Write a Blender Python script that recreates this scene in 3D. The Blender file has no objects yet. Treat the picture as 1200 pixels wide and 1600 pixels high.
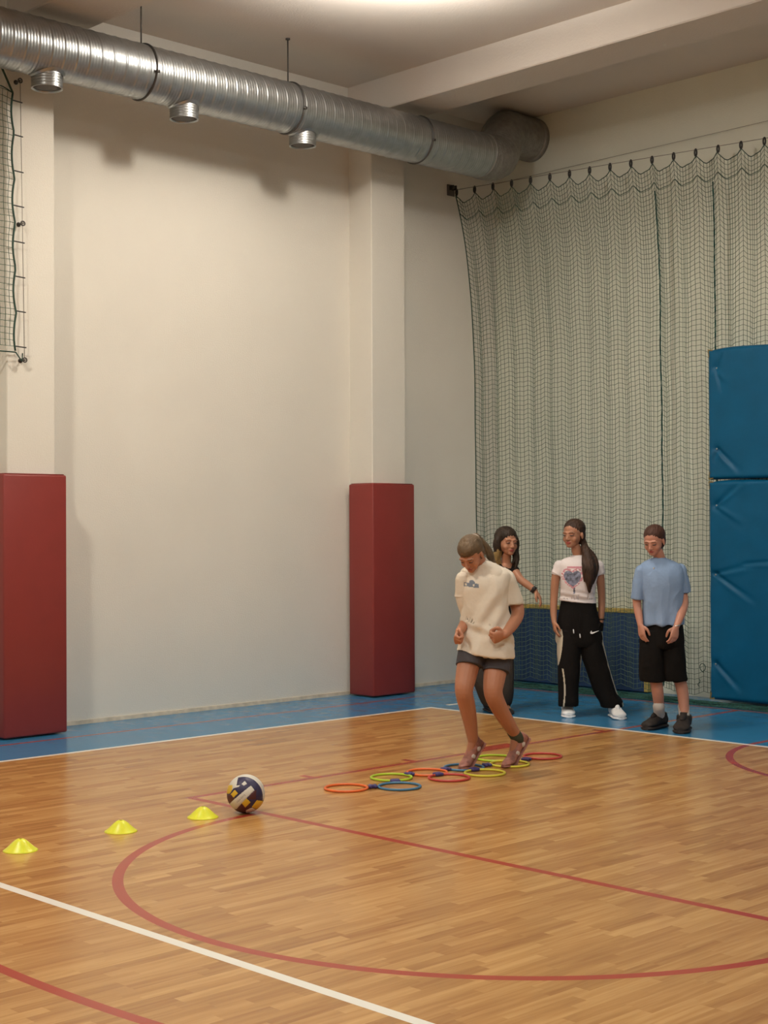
import bpy, bmesh, math, random
import numpy as np
from mathutils import Vector, Matrix, noise
random.seed(7)
SC = bpy.context.scene
COL = SC.collection
V = Vector
# ------------------------------------------------------------------ camera
def cam_matrix(yaw, pitch, roll):
    f = V((math.sin(yaw)*math.cos(pitch), math.cos(yaw)*math.cos(pitch), math.sin(pitch)))
    r = V((math.cos(yaw), -math.sin(yaw), 0)); u = r.cross(f)
    r2 = r*math.cos(roll) + u*math.sin(roll); u2 = r2.cross(f)
    return r2, u2, f
CAMPOS = V((4.6872, -11.022, 1.5852))
CR, CU, CF = cam_matrix(-0.8017, 0.0077, -0.0045)
cam_d = bpy.data.cameras.new('camera'); cam = bpy.data.objects.new('camera', cam_d); COL.objects.link(cam)
cam.matrix_world = Matrix(((CR.x, CU.x, -CF.x, CAMPOS.x), (CR.y, CU.y, -CF.y, CAMPOS.y), (CR.z, CU.z, -CF.z, CAMPOS.z), (0, 0, 0, 1)))
cam_d.sensor_fit = 'HORIZONTAL'; cam_d.sensor_width = 36; cam_d.lens = 2367.0/1200*36
cam_d.clip_start = .05; cam_d.clip_end = 100
SC.camera = cam
# ------------------------------------------------------------------ world, lamps of the hall, exposure
w = bpy.data.worlds.new('world'); SC.world = w; w.use_nodes = True
w.node_tree.nodes['Background'].inputs[0].default_value = (1, .95, .88, 1)
w.node_tree.nodes['Background'].inputs[1].default_value = 0.0
SC.view_settings.view_transform = 'Standard'; SC.view_settings.look = 'None'
SC.view_settings.gamma = 1; SC.view_settings.use_curve_mapping = False
SC.view_settings.exposure = 0.28
WARM = (1.0, .90, .74); NEUTRAL = (.97, 1.0, .93)
# high-bay reflector lamps: a wide beam down and a little light escaping all round
LAMPS = [(-2.88, -3.47, 5.43, 150, 38, WARM), (-2.5, -8.3, 5.35, 330, 16, WARM), (2.2, -8.6, 5.35, 470, 20, NEUTRAL),
         (1.6, -3.6, 5.25, 125, 26, NEUTRAL), (-2.4, -13.0, 5.35, 160, 14, WARM), (6.5, -9.5, 5.35, 150, 14, NEUTRAL)]
for i, (x, y, z, p, up, lc) in enumerate(LAMPS):
    ld = bpy.data.lights.new('hall_lamp', 'SPOT'); ld.energy = p; ld.color = lc; ld.shadow_soft_size = .17; ld.spot_size = math.radians(172); ld.spot_blend = .45
    lo = bpy.data.objects.new('hall_lamp', ld); lo.location = (x, y, z); COL.objects.link(lo)
    ld = bpy.data.lights.new('hall_lamp_glow', 'POINT'); ld.energy = up; ld.color = (1, .95, .88); ld.shadow_soft_size = .15
    lo = bpy.data.objects.new('hall_lamp_glow', ld); lo.location = (x, y, z-.02); COL.objects.link(lo)

# the lamp nearest the corner is open at the top and lights the ceiling above it
ld = bpy.data.lights.new('lamp_uplight', 'SPOT'); ld.energy = 260; ld.color = (1, .93, .85); ld.shadow_soft_size = .12; ld.spot_size = math.radians(166); ld.spot_blend = .3
lo = bpy.data.objects.new('lamp_uplight', ld); lo.location = (-2.88, -3.47, 5.27); lo.rotation_euler = (math.pi, 0, 0); COL.objects.link(lo)
# ------------------------------------------------------------------ node helpers
class X:
    """a value in a node tree, with arithmetic"""
    def __init__(s, nt, sock): s.nt = nt; s.s = sock
    def op(s, o, *a):
        n = s.nt.nodes.new('ShaderNodeMath'); n.operation = o
        for i, v in enumerate((s,)+a):
            if isinstance(v, X): s.nt.links.new(v.s, n.inputs[i])
            else: n.inputs[i].default_value = v
        return X(s.nt, n.outputs[0])
    def __add__(s, o): return s.op('ADD', o)
    def __sub__(s, o): return s.op('SUBTRACT', o)
    def __mul__(s, o): return s.op('MULTIPLY', o)
    def __truediv__(s, o): return s.op('DIVIDE', o)
    def abs(s): return s.op('ABSOLUTE')
    def lt(s, o): return s.op('LESS_THAN', o)
    def gt(s, o): return s.op('GREATER_THAN', o)
    def max(s, o): return s.op('MAXIMUM', o)
    def min(s, o): return s.op('MINIMUM', o)
    def floor(s): return s.op('FLOOR')
    def sq(s): return s*s
    def sqrt(s): return s.op('SQRT')
    def band(s, a, b): return s.gt(a)*s.lt(b)
def mat(name, col=(.5, .5, .5), rough=.6, metal=0, spec=.5, bump=None, noise_col=None, coat=0, sss=0, sheen=0):
    """principled material; bump=(scale, strength[, stretch]); noise_col=(scale, amount)"""
    m = bpy.data.materials.new(name); m.use_nodes = True
    nt = m.node_tree; b = nt.nodes['Principled BSDF']
    b.inputs['Base Color'].default_value = (*col, 1); b.inputs['Roughness'].default_value = rough
    b.inputs['Metallic'].default_value = metal; b.inputs['Specular IOR Level'].default_value = spec
    b.inputs['Coat Weight'].default_value = coat; b.inputs['Sheen Weight'].default_value = sheen
    if sss: b.inputs['Subsurface Weight'].default_value = sss; b.inputs['Subsurface Radius'].default_value = (.012, .005, .003); b.inputs['Subsurface Scale'].default_value = 1
    tc = nt.nodes.new('ShaderNodeTexCoord')
    if bump:
        mp = nt.nodes.new('ShaderNodeMapping'); nt.links.new(tc.outputs['Object'], mp.inputs[0])
        if len(bump) > 2: mp.inputs['Scale'].default_value = bump[2]
        nz = nt.nodes.new('ShaderNodeTexNoise'); nz.inputs['Scale'].default_value = bump[0]; nz.inputs['Detail'].default_value = 4
        nt.links.new(mp.outputs[0], nz.inputs['Vector'])
        bp = nt.nodes.new('ShaderNodeBump'); bp.inputs['Strength'].default_value = bump[1]; bp.inputs['Distance'].default_value = .01
        nt.links.new(nz.outputs['Fac'], bp.inputs['Height']); nt.links.new(bp.outputs[0], b.inputs['Normal'])
    if noise_col:
        nz = nt.nodes.new('ShaderNodeTexNoise'); nz.inputs['Scale'].default_value = noise_col[0]; nz.inputs['Detail'].default_value = 5
        nt.links.new(tc.outputs['Object'], nz.inputs['Vector'])
        rp = nt.nodes.new('ShaderNodeValToRGB'); a = noise_col[1]
        rp.color_ramp.elements[0].position = .3; rp.color_ramp.elements[1].position = .7
        rp.color_ramp.elements[0].color = (*[c*(1-a) for c in col], 1); rp.color_ramp.elements[1].color = (*[min(1, c*(1+a)) for c in col], 1)
        nt.links.new(nz.outputs['Fac'], rp.inputs[0]); nt.links.new(rp.outputs[0], b.inputs['Base Color'])
    return m
M = {}
M['wall'] = mat('wall_paint', (.72, .70, .64), .75, bump=(90, .25), noise_col=(1.2, .03))
M['endwall'] = mat('end_wall_paint', (.73, .75, .655), .75, bump=(90, .25), noise_col=(1.2, .03))
M['ceil'] = mat('ceiling_paint', (.60, .555, .50), .8, bump=(60, .2), noise_col=(1.5, .03))
M['skirt'] = mat('skirting_paint', (.66, .58, .46), .6, noise_col=(14, .18))
M['pad'] = mat('red_vinyl', (.235, .03, .025), .42, bump=(260, .06), noise_col=(6, .04))
M['zinc'] = mat('galvanised_steel', (.40, .42, .43), .34, metal=.9, noise_col=(14, .12))
M['zinc_dark'] = mat('dark_steel', (.09, .085, .08), .5, metal=.6, noise_col=(30, .1))
M['zinc_in'] = mat('shade_and_plate_grey', (.10, .092, .085), .7, metal=.0, noise_col=(30, .1))  # dark grey holding the shade inside the nozzles; also on the bracket plate
M['foil'] = mat('flexible_foil', (.30, .29, .27), .5, metal=.6, bump=(25, .8), noise_col=(20, .15))
M['net'] = mat('green_net_cord', (.055, .10, .065), .7, noise_col=(60, .1))
M['netdark'] = mat('dark_net_rope', (.018, .055, .04), .7, noise_col=(60, .2))
M['bunch'] = mat('gathered_net', (.008, .065, .055), .8, bump=(70, .9, (.3, 1, 1)), noise_col=(55, .7))
M['hook'] = mat('black_hook', (.02, .02, .02), .5, noise_col=(60, .1))
M['cable'] = mat('steel_cable', (.25, .23, .2), .5, metal=.7, noise_col=(60, .1))
M['mat'] = mat('blue_vinyl', (.0, .09, .20), .48, spec=.25, bump=(5, .5), noise_col=(5, .08))
M['foam'] = mat('ochre_foam', (.22, .16, .05), .8, noise_col=(60, .3))
M['bumper'] = mat('navy_board', (.017, .05, .135), .6, bump=(200, .1), noise_col=(8, .08))
M['bumpedge'] = mat('yellow_wood_edge', (.50, .36, .09), .6, noise_col=(30, .2))

# ------------------------------------------------------------------ object helpers
def smooth(me, on=True):
    me.polygons.foreach_set('use_smooth', [on]*len(me.polygons))
def link(name, me, m=None, parent=None, sm=True, loc=None):
    o = bpy.data.objects.new(name, me); COL.objects.link(o)
    if m is not None:
        for mm in (m if isinstance(m, (list, tuple)) else [m]): me.materials.append(mm)
    if sm: smooth(me)
    if parent is not None: o.parent = parent
    if loc: o.location = loc
    return o
def tag(o, label=None, cat=None, group=None, kind=None):
    for k, v in (('label', label), ('category', cat), ('group', group), ('kind', kind)):
        if v: o[k] = v
    return o
def empty(name, loc, rz=0, **k):
    o = bpy.data.objects.new(name, None); COL.objects.link(o); o.location = loc; o.rotation_euler = (0, 0, rz)
    o.empty_display_size = .1
    return tag(o, **k)
def mesh(verts, faces, name='mesh'):
    me = bpy.data.meshes.new(name); me.from_pydata([tuple(v) for v in verts], [], faces); me.update(); return me
def box_mesh(x0, x1, y0, y1, z0, z1, bev=0, seg=2):
    bm = bmesh.new(); bmesh.ops.create_cube(bm, size=1)
    for v in bm.verts: v.co = V((x0+(v.co.x+.5)*(x1-x0), y0+(v.co.y+.5)*(y1-y0), z0+(v.co.z+.5)*(z1-z0)))
    if bev: bmesh.ops.bevel(bm, geom=bm.edges[:], offset=bev, segments=seg, profile=.5, affect='EDGES')
    me = bpy.data.meshes.new('box'); bm.to_mesh(me); bm.free(); return me
def structure(name, me, m, sm=False):
    return tag(link(name, me, m, sm=sm), kind='structure')
class MB:
    """collects loops, tubes and ellipsoids into one mesh"""
    def __init__(s): s.v = []; s.f = []; s.m = []
    def add(s, vs, fs, mi=0):
        k = len(s.v); s.v += [V(v) for v in vs]; s.f += [[k+i for i in f] for f in fs]; s.m += [mi]*len(fs)
    def rings(s, rings, caps=True, mi=0):
        n = len(rings[0]); vs = [p for r in rings for p in r]; fs = []
        for j in range(len(rings)-1):
            for i in range(n):
                a = j*n+i; b = j*n+(i+1) % n; fs.append([a, b, b+n, a+n])
        if caps:
            fs.append(list(range(n))[::-1]); fs.append([(len(rings)-1)*n+i for i in range(n)])
        s.add(vs, fs, mi)
    def tube(s, pts, rad, n=8, caps=True, mi=0, closed=False, rcap=False, flat=None):
        pts = [V(p) for p in pts]; N = len(pts)
        if not isinstance(rad, (list, tuple)): rad = [rad]*N
        if rcap and not closed:
            # rounded ends
            d0 = (pts[0]-pts[1]).normalized(); d1 = (pts[-1]-pts[-2]).normalized(); r0, r1 = rad[0], rad[-1]
            pts = [pts[0]+d0*r0*.92, pts[0]+d0*r0*.6]+pts+[pts[-1]+d1*r1*.6, pts[-1]+d1*r1*.92]
            rad = [r0*.35, r0*.78]+list(rad)+[r1*.78, r1*.35]; N = len(pts)
        T = []
        for i in range(N):
            a = pts[(i-1) % N] if (closed or i > 0) else pts[i]; b = pts[(i+1) % N] if (closed or i < N-1) else pts[i]
            d = b-a; T.append(d.normalized() if d.length > 1e-9 else V((0, 0, 1)))
        ref = V((0, 0, 1)) if abs(T[0].z) < .9 else V((0, 1, 0))
        u = T[0].cross(ref).normalized(); rings = []
        for i in range(N):
            u = (u-T[i]*u.dot(T[i])).normalized(); w_ = T[i].cross(u)
            r = rad[i]
            rings.append([pts[i]+(u*math.cos(2*math.pi*k/n)+w_*math.sin(2*math.pi*k/n))*r for k in range(n)])
        if closed: rings.append(rings[0]); caps = False
        s.rings(rings, caps, mi)
    def ell(s, c, A, B, C_, n=16, mi=0):
        """ellipsoid with semi-axis vectors A, B, C_"""
        c = V(c); rings = []
        for j in range(1, n//2):
            t = math.pi*j/(n//2)
            rings.append([c+C_*math.cos(t)+(A*math.cos(2*math.pi*k/n)+B*math.sin(2*math.pi*k/n))*math.sin(t) for k in range(n)])
        s.rings(rings, True, mi)
    def box(s, c, A, B, C_, mi=0):
        c = V(c); vs = [c+A*i+B*j+C_*k for i in (-1, 1) for j in (-1, 1) for k in (-1, 1)]
        s.add(vs, [[0, 1, 3, 2], [4, 6, 7, 5], [0, 4, 5, 1], [2, 3, 7, 6], [0, 2, 6, 4], [1, 5, 7, 3]], mi)
    def me(s, name='mesh'):
        me = mesh(s.v, s.f, name); me.polygons.foreach_set('material_index', s.m)
        return me
    def build(s, name, m, parent=None, sm=True): return link(name, s.me(name), m, parent, sm)
def remesh(me, voxel, smooth_it=2):
    """union of overlapping closed shells -> one continuous surface"""
    o = bpy.data.objects.new('tmp', me); COL.objects.link(o)
    r = o.modifiers.new('r', 'REMESH'); r.mode = 'VOXEL'; r.voxel_size = voxel
    if smooth_it: s = o.modifiers.new('s', 'SMOOTH'); s.factor = .5; s.iterations = smooth_it
    dg = bpy.context.evaluated_depsgraph_get(); dg.update()
    out = bpy.data.meshes.new_from_object(o.evaluated_get(dg)); out.materials.clear()
    bpy.data.objects.remove(o); return out
def cr(pts, k=4):
    """Catmull-Rom through tuples of numbers"""
    P = [np.array(p, float) for p in pts]; P = [2*P[0]-P[1]]+P+[2*P[-1]-P[-2]]; out = []
    for i in range(1, len(P)-2):
        for j in range(k):
            t = j/k; a, b, c, d = P[i-1:i+3]
            out.append(.5*((2*b)+(c-a)*t+(2*a-5*b+4*c-d)*t*t+(3*b-a-3*c+d)*t**3))
    out.append(P[-2]); return out

# ================================================================== THE HALL
XW, YE, ZC = -5.667, .62, 5.65           # left wall, end wall, ceiling
XP = -5.365                              # front of the pillars
XR, YN = 9.5, -20.0
# ---- floor: printed parquet, blue margin, court lines
def floor_material():
    m = bpy.data.materials.new('court_floor'); m.use_nodes = True; nt = m.node_tree; b = nt.nodes['Principled BSDF']
    tc = nt.nodes.new('ShaderNodeTexCoord'); sp = nt.nodes.new('ShaderNodeSeparateXYZ'); nt.links.new(tc.outputs['Object'], sp.inputs[0])
    x = X(nt, sp.outputs[0]); y = X(nt, sp.outputs[1])
    def wn(a, c):
        cb = nt.nodes.new('ShaderNodeCombineXYZ'); nt.links.new(a.s, cb.inputs[0])
        if isinstance(c, X): nt.links.new(c.s, cb.inputs[1])
        else: cb.inputs[1].default_value = c
        n = nt.nodes.new('ShaderNodeTexWhiteNoise'); n.noise_dimensions = '2D'; nt.links.new(cb.outputs[0], n.inputs['Vector'])
        return X(nt, n.outputs['Value'])
    row = ((x+40)/.058).floor()
    off = wn(row, 3.3); ln = wn(row, 9.1)*.16+.30
    cell = ((y+40)/ln+off*7).floor()
    rnd = wn(row, cell)
    gmap = nt.nodes.new('ShaderNodeMapping'); gmap.inputs['Scale'].default_value = (38, 2.6, 1)
    cb = nt.nodes.new('ShaderNodeCombineXYZ'); nt.links.new(x.s, cb.inputs[0]); nt.links.new(y.s, cb.inputs[1]); nt.links.new((rnd*30).s, cb.inputs[2])
    nt.links.new(cb.outputs[0], gmap.inputs[0])
    gn = nt.nodes.new('ShaderNodeTexNoise'); gn.inputs['Scale'].default_value = 1; gn.inputs['Detail'].default_value = 4; nt.links.new(gmap.outputs[0], gn.inputs['Vector'])
    g = X(nt, gn.outputs['Fac'])
    edge = (((x+40)/.058)-row-.5).abs().gt(.47)
    fac = rnd*.48+(g-.5)*1.0+.26-edge*.07
    rp = nt.nodes.new('ShaderNodeValToRGB'); nt.links.new(fac.s, rp.inputs[0])
    e = rp.color_ramp.elements; e[0].position = 0; e[0].color = (.31, .135, .036, 1); e[1].position = 1; e[1].color = (.66, .385, .14, 1)
    k = e.new(.5); k.color = (.485, .245, .078, 1)
    cur = rp.outputs[0]
    def over(mask, col):
        nonlocal cur
        n = nt.nodes.new('ShaderNodeMixRGB'); nt.links.new(mask.s, n.inputs[0]); nt.links.new(cur, n.inputs[1]); n.inputs[2].default_value = (*col, 1); cur = n.outputs[0]
    RED = (.40, .058, .032); WHITE = (.88, .85, .78)
    H = .025
    blue = x.lt(-4.421).max(y.gt(-1.653))
    over(blue, (.035, .20, .40))
    def vline(c, y0, y1, h=H): return (x-c).abs().lt(h)*y.band(y0, y1)
    def hline(c, x0, x1, h=H): return (y-c).abs().lt(h)*x.band(x0, x1)
    # basketball markings
    FT = -5.712
    r = vline(-2.425, FT-H, 0).max(vline(2.425, FT-H, 0)).max(hline(FT, -2.45, 2.45))
    r = r.max(hline(0, -5.10, 6)).max(vline(-5.08, -30, H, .02))
    d = (x.sq()+(y-FT).sq()).sqrt(); r = r.max((d-1.775).abs().lt(H)*y.lt(FT))
    d2 = (x.sq()+(y+1.513).sq()).sqrt(); r = r.max((d2-1.275).abs().lt(H)*y.lt(-1.513))
    r = r.max((x.abs()-1.275).abs().lt(H)*y.band(-1.513, -1.2))
    r = r.max((d2-6.725).abs().lt(H)*y.lt(-1.3))
    for t in (-1.80, -3.85, -4.75): r = r.max((y-t).abs().lt(H)*x.band(-2.55, -2.42))
    r = r.max(y.band(-3.13, -2.80)*x.band(-2.55, -2.42))
    over(r, RED)
    # volleyball markings
    wl = vline(-4.421, -30, -1.653+H).max(hline(-1.653, -4.421-H, 30)).max(hline(-7.589, -4.421, 30))
    wl = wl.max(vline(-4.44, -1.43, -1.28))
    over(wl, WHITE)
    nt.links.new(cur, b.inputs['Base Color'])
    b.inputs['Roughness'].default_value = .36; b.inputs['Specular IOR Level'].default_value = .5
    nz = nt.nodes.new('ShaderNodeTexNoise'); nz.inputs['Scale'].default_value = 6; nt.links.new(tc.outputs['Object'], nz.inputs['Vector'])
    nt.links.new((X(nt, nz.outputs['Fac'])*.08+.20).s, b.inputs['Roughness'])
    n3 = nt.nodes.new('ShaderNodeTexNoise'); n3.inputs['Scale'].default_value = 350; nt.links.new(tc.outputs['Object'], n3.inputs['Vector'])
    bp = nt.nodes.new('ShaderNodeBump'); bp.inputs['Strength'].default_value = .06; bp.inputs['Distance'].default_value = .001
    nt.links.new(n3.outputs['Fac'], bp.inputs['Height']); nt.links.new(bp.outputs[0], b.inputs['Normal'])
    return m
structure('floor', box_mesh(XW-.2, XR, YN, YE+.2, -.1, 0), floor_material())
structure('wall_left', box_mesh(XW-.2, XW, YN, YE+.2, 0, ZC), M['wall'])
structure('wall_end', box_mesh(XW, XR, YE, YE+.2, 0, ZC), M['endwall'])
structure('wall_right', box_mesh(XR, XR+.2, YN, YE+.2, 0, ZC), M['wall'])
structure('wall_near', box_mesh(XW, XR, YN-.2, YN, 0, ZC), M['wall'])
structure('ceiling', box_mesh(XW-.2, XR+.2, YN-.2, YE+.2, ZC, ZC+.1), M['ceil'])
n = 0
for (y0, y1) in ((-5.195, -4.785), (-1.437, -1.008), (-8.95, -8.54)):
    n += 1; structure('trim_%d' % n, box_mesh(XW-.05, XP, y0, y1, 0, ZC+.02, .006, 1), M['wall'])      # pillars
for (y0, y1) in ((-5.17, -4.62), (-1.445, -.985), (-8.96, -8.45), (-12.7, -12.2)):
    n += 1; structure('trim_%d' % n, box_mesh(XW-.05, XR+.05, y0, y1, 5.36, ZC+.02, .01, 1), M['ceil'])  # ceiling beams
# skirting of each bay
bb = MB()
for (y0, y1) in ((-8.54, -5.195), (-4.785, -1.437), (-1.008, YE)):
    bb.box((XW+.006, (y0+y1)/2, .016), V((.006, 0, 0)), V((0, (y1-y0)/2, 0)), V((0, 0, .016)))
for y0 in (-5.2, -1.442): bb.box(((XW+XP)/2, y0, .016), V(((XP-XW)/2, 0, 0)), V((0, .006, 0)), V((0, 0, .016)))
tag(bb.build('baseboard_left', M['skirt'], sm=False), kind='structure')

# ---- red wall pads round the pillar feet
def pad(y0, y1, ztop, label):
    e = empty('pillar_pad', (XP+.05, (y0+y1)/2, 0), label=label, cat='wall pad', group='red pads round the pillars')
    bm = bmesh.new()
    me = box_mesh(-.29, .035, y0-(y0+y1)/2, y1-(y0+y1)/2, .012, ztop, .014, 3)
    # the pad is a cover wrapped round three sides of the pillar
    link('vinyl_cover', me, M['pad'], e)
    t = MB(); t.box((-.125, 0, ztop+.003), V((.15, 0, 0)), V((0, (y1-y0)/2-.02, 0)), V((0, 0, .004)))
    t.build('top_edge', M['pad'], e)
    bm.free(); return e
pad(-5.275, -4.735, 1.965, 'tall red vinyl pad wrapped round the left pillar, cut by the photo edge')
pad(-1.515, -.975, 1.95, 'tall red vinyl pad wrapped round the right pillar behind the jumping girl')

# ---- ventilation duct
DX, DZ, DR = -4.95, 5.065, .208
def duct():
    root = empty('ventilation_duct', (DX, -4.5, DZ), label='long round galvanised spiral duct hung under the ceiling along the left wall', cat='duct')
    Y0, Y1 = -10.0, -.30
    N, K = 1500, 56; rings = []; pitch = .105
    for j in range(N+1):
        y = Y0+(Y1-Y0)*j/N; r_ = []
        for i in range(K):
            a = 2*math.pi*i/K; ph = ((y/pitch)-a/(2*math.pi)) % 1.0
            r = DR+.0032*math.exp(-((ph-.5)/.07)**2)+.0009*math.cos(2*math.pi*ph*4)
            r_.append(V((r*math.sin(a), y+4.5, r*math.cos(a))))
        rings.append(r_)
    t = MB(); t.rings(rings, True); t.build('duct_tube', M['zinc'], root)
    # bend up and into the end wall
    e = MB(); path = cr([(0, 4.10, 0), (0, 4.22, .0), (-.03, 4.36, .05), (-.10, 4.50, .22), (-.18, 4.66, .34), (-.22, 4.85, .36), (-.22, 5.13, .36)], 8)
    rad = [DR*(1.02+.028*math.sin(i*2.6)) for i in range(len(path))]
    e.tube(path, rad, 40); e.build('flexible_elbow', M['foil'], root)
    f = MB(); f.tube([(-.22, 5.06, .36), (-.22, 5.125, .36)], DR*1.05, 40); f.build('wall_collar', M['foil'], root)
    for i, y in enumerate((-4.27, -2.79, -1.26)):
        b = MB()
        b.tube([(math.sin(a)*(DR+.007), y+4.5, math.cos(a)*(DR+.007)) for a in np.linspace(0, 2*math.pi, 49)[:-1]], .006, 6, closed=True)
        b.tube([(math.sin(a)*(DR+.002), y+4.5, math.cos(a)*(DR+.002)) for a in np.linspace(0, 2*math.pi, 49)[:-1]], .009, 6, closed=True)
        b.box((DR+.012, y+4.5, -.04), V((.006, 0, 0)), V((0, .016, 0)), V((0, 0, .010)))
        b.build('joint_ring', [M['zinc_dark'], M['zinc']], root)
    for y in (-4.27, -2.79, -5.9, -7.4):
        b = MB(); b.tube([(0, y+4.5, DR+.005), (0, y+4.5, ZC-DZ)], .006, 8); b.tube([(0, y+4.5, ZC-DZ-.012), (0, y+4.5, ZC-DZ)], .02, 10); b.build('hanger_rod', M['zinc_dark'], root)
    for y in (-5.10, -3.865, -2.63):
        b = MB(); prof = [(.20, .118), (.185, .118), (.18, .112)]
        for k in range(5): z = .185+.020*k; prof += [(z, .112), (z+.008, .116), (z+.016, .112)]
        prof.append((.292, .114))
        b.rings([[V((r*math.cos(a), y+4.5+r*math.sin(a), -z)) for a in np.linspace(0, 2*math.pi, 37)[:-1]] for z, r in [(.15, .118)]+prof[2:]], False)
        b.rings([[V((r*math.cos(a), y+4.5+r*math.sin(a), -z)) for a in np.linspace(0, 2*math.pi, 37)[:-1]] for z, r in [(.292, .114), (.292, .104), (.19, .104)]], False)
        o = b.build('outlet_nozzle', M['zinc'], root)
        c = MB(); c.rings([[V((r*math.cos(a), y+4.5+r*math.sin(a), -z)) for a in np.linspace(0, 2*math.pi, 37)[:-1]] for z, r in [(.282, .1035), (.284, .06), (.284, .004)]], True)
        c.build('nozzle_shade_disc', M['zinc_in'], o)  # plain dark disc: the shade of the open nozzle is put into its colour
        s_ = MB(); rr = []
        for off in (.118, .135):
            ring = []
            for a in np.linspace(0, 2*math.pi, 41)[:-1]:
                px, py = off*math.cos(a), off*math.sin(a)
                ring.append(V((px, y+4.5+py, -math.sqrt(max(DR**2-px*px, 0))-(.012 if off < .12 else .003))))
            rr.append(ring)
        s_.rings(rr, False); s_.build('nozzle_saddle', M['zinc'], o)
    for a in root.children: pass
duct()

# ---- protection net hung in front of the end wall
def net_mesh(P, us, ss, r, n=3):
    """square cord net: P(u, s) gives a point; a thin tube along every row and column"""
    U, S = len(us), len(ss)
    G = np.array([[P(u, s) for u in us] for s in ss])          # S x U x 3
    vs = []; fs = []
    def strand(L):
        k = len(vs)
        L = np.asarray(L); T = np.gradient(L, axis=0); T /= np.linalg.norm(T, axis=1)[:, None]
        ref = np.array([0, 1., 0]) if abs(T[0][1]) < .9 else np.array([1., 0, 0])
        A = np.cross(T, ref); A /= np.linalg.norm(A, axis=1)[:, None]; B = np.cross(T, A)
        for i in range(len(L)):
            for q in range(n):
                a = 2*math.pi*q/n; vs.append(L[i]+r*(A[i]*math.cos(a)+B[i]*math.sin(a)))
        for i in range(len(L)-1):
            for q in range(n):
                a = k+i*n+q; b = k+i*n+(q+1) % n; fs.append((a, b, b+n, a+n))
    for j in range(S): strand(G[j])
    for i in range(U): strand(G[:, i])
    me = bpy.data.meshes.new('net'); me.from_pydata(np.array(vs).tolist(), [], fs); me.update(); return me
def end_net():
    root = empty('protection_net', (-3.9, .3, 0), label='large green cord net hung from hooks across the white end wall', cat='net')
    O = np.array([-3.9, .3, 0])
    X0, X1 = -5.61, -1.6; HP = .2135
    def topz(x): return 4.875
    def topy(x): return -.03+(x-X0)*.147
    def P(x, s, extra=0):
        k = ((x-X0)/HP)
        sc = abs(math.sin(math.pi*k))                          # 0 at each hook
        fade = math.exp(-s/1.3)
        boty = .235+(x-X0)*.068
        bl = 1-math.exp(-s/.75)
        y = topy(x)*(1-bl)+boty*bl
        fold = .018*math.sin(2*math.pi*k+.6*math.sin(k*.7))*(.35+.65*min(1, s/.5))
        fold += .014*math.sin(2*math.pi*k*.31+1.3)*min(1, s)
        z = topz(x)-.022-s-(.085*sc**.75)*(.15+.85*fade)+.012*math.sin(2*math.pi*k*.43+s*1.1)*min(1, s)+.006*math.sin(2*math.pi*k*2+s*3)
        z += .006*noise.noise(V((x*3, s*2, 0)))
        dx = .012*noise.noise(V((x*2, s*1.5, 5)))+.008*math.sin(2*math.pi*k+1)*min(1, s)
        # folds pull together towards two gathered seams
        for xs in (-3.47, -2.885):
            d = x-xs; dx -= d*.55*math.exp(-(d/.09)**2)*math.exp(-((s-.8)/1.4)**2)
        if x-X0 < .02: dx -= .01
        return np.array([x+dx, y+fold, max(z, .03)])-O
    us = np.arange(X0, X1, .0305); ss = np.arange(0, 4.80, .0455)
    link('net_mesh', net_mesh(P, us, ss, .0025), M['net'], root, sm=False)
    t = MB(); xs = np.arange(X0, X1, .0152)
    t.tube([P(x, 0) for x in xs], .0042, 6); t.build('top_rope', M['netdark'], root)
    t = MB(); t.tube([P(x, .17)+np.array([0, -.004, 0]) for x in xs], .0034, 6); t.build('gathering_rope', M['netdark'], root)
    t = MB(); t.tube([P(X0, s) for s in np.arange(0, 4.8, .06)], .0055, 6); t.build('side_rope', M['netdark'], root)
    for xs_, s0 in ((-3.47, .25), (-2.885, .2)):
        t = MB()
        for q in range(3):
            t.tube([P(xs_, s)+np.array([.006*math.sin(s*9+q*2.1), -.004+.004*math.cos(s*9+q*2.1), 0]) for s in np.arange(s0, 4.78, .04)], .0032, 5)
        t.build('seam_cord', M['bunch'], root)
    for k in range(19):
        x = X0+k*HP
        if x > X1: break
        h = MB(); c = np.array([x, topy(x), topz(x)+.002])-O
        h.tube([c+np.array([.011*math.cos(a), 0, .030*math.sin(a)]) for a in np.linspace(0, 2*math.pi, 17)[:-1]], .0085, 6, closed=True)
        h.build('hook', M['hook'], root)
    # slack foot of the net, gathered on the floor
    def ridge(x): return .5+.5*noise.noise(V((x*2.3, 1, 0)))
    rings = []
    for x in np.arange(-5.35, -1.3, .03):
        kk = max(0, min(1, (x+3.25)/.3)); yc = .20-.065*kk; hw = (.11+.05*ridge(x))*(1-.42*kk); hz = .014+.022*ridge(x+9)
        rings.append([V((x-O[0], yc+hw*math.cos(a)-O[1]+.02*noise.noise(V((x*6, a, 3))), max(.002, hz*math.sin(a)*(1+.6*noise.noise(V((x*9, a*2, 7))))+.002))) for a in np.linspace(0, 2*math.pi, 25)[:-1]])
    t = MB(); t.rings(rings)
    for q in range(16):
        pts = []
        for x in np.arange(-5.35, -1.3, .045):
            kk = max(0, min(1, (x+3.25)/.3)); v = .20-.065*kk+.15*(1-.45*kk)*math.sin(q*1.7+x*(1.2+.2*(q % 5)))*(.7+.3*noise.noise(V((x*2, q, 0))))
            pts.append((x-O[0], v-O[1], .006+.034*(1-((v-.2+.065*kk)/.19)**2)*(.55+.45*noise.noise(V((x*3, q*3, 1))))))
        t.tube(pts, .0035, 5)
    t.build('gathered_foot', M['bunch'], root)
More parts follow.
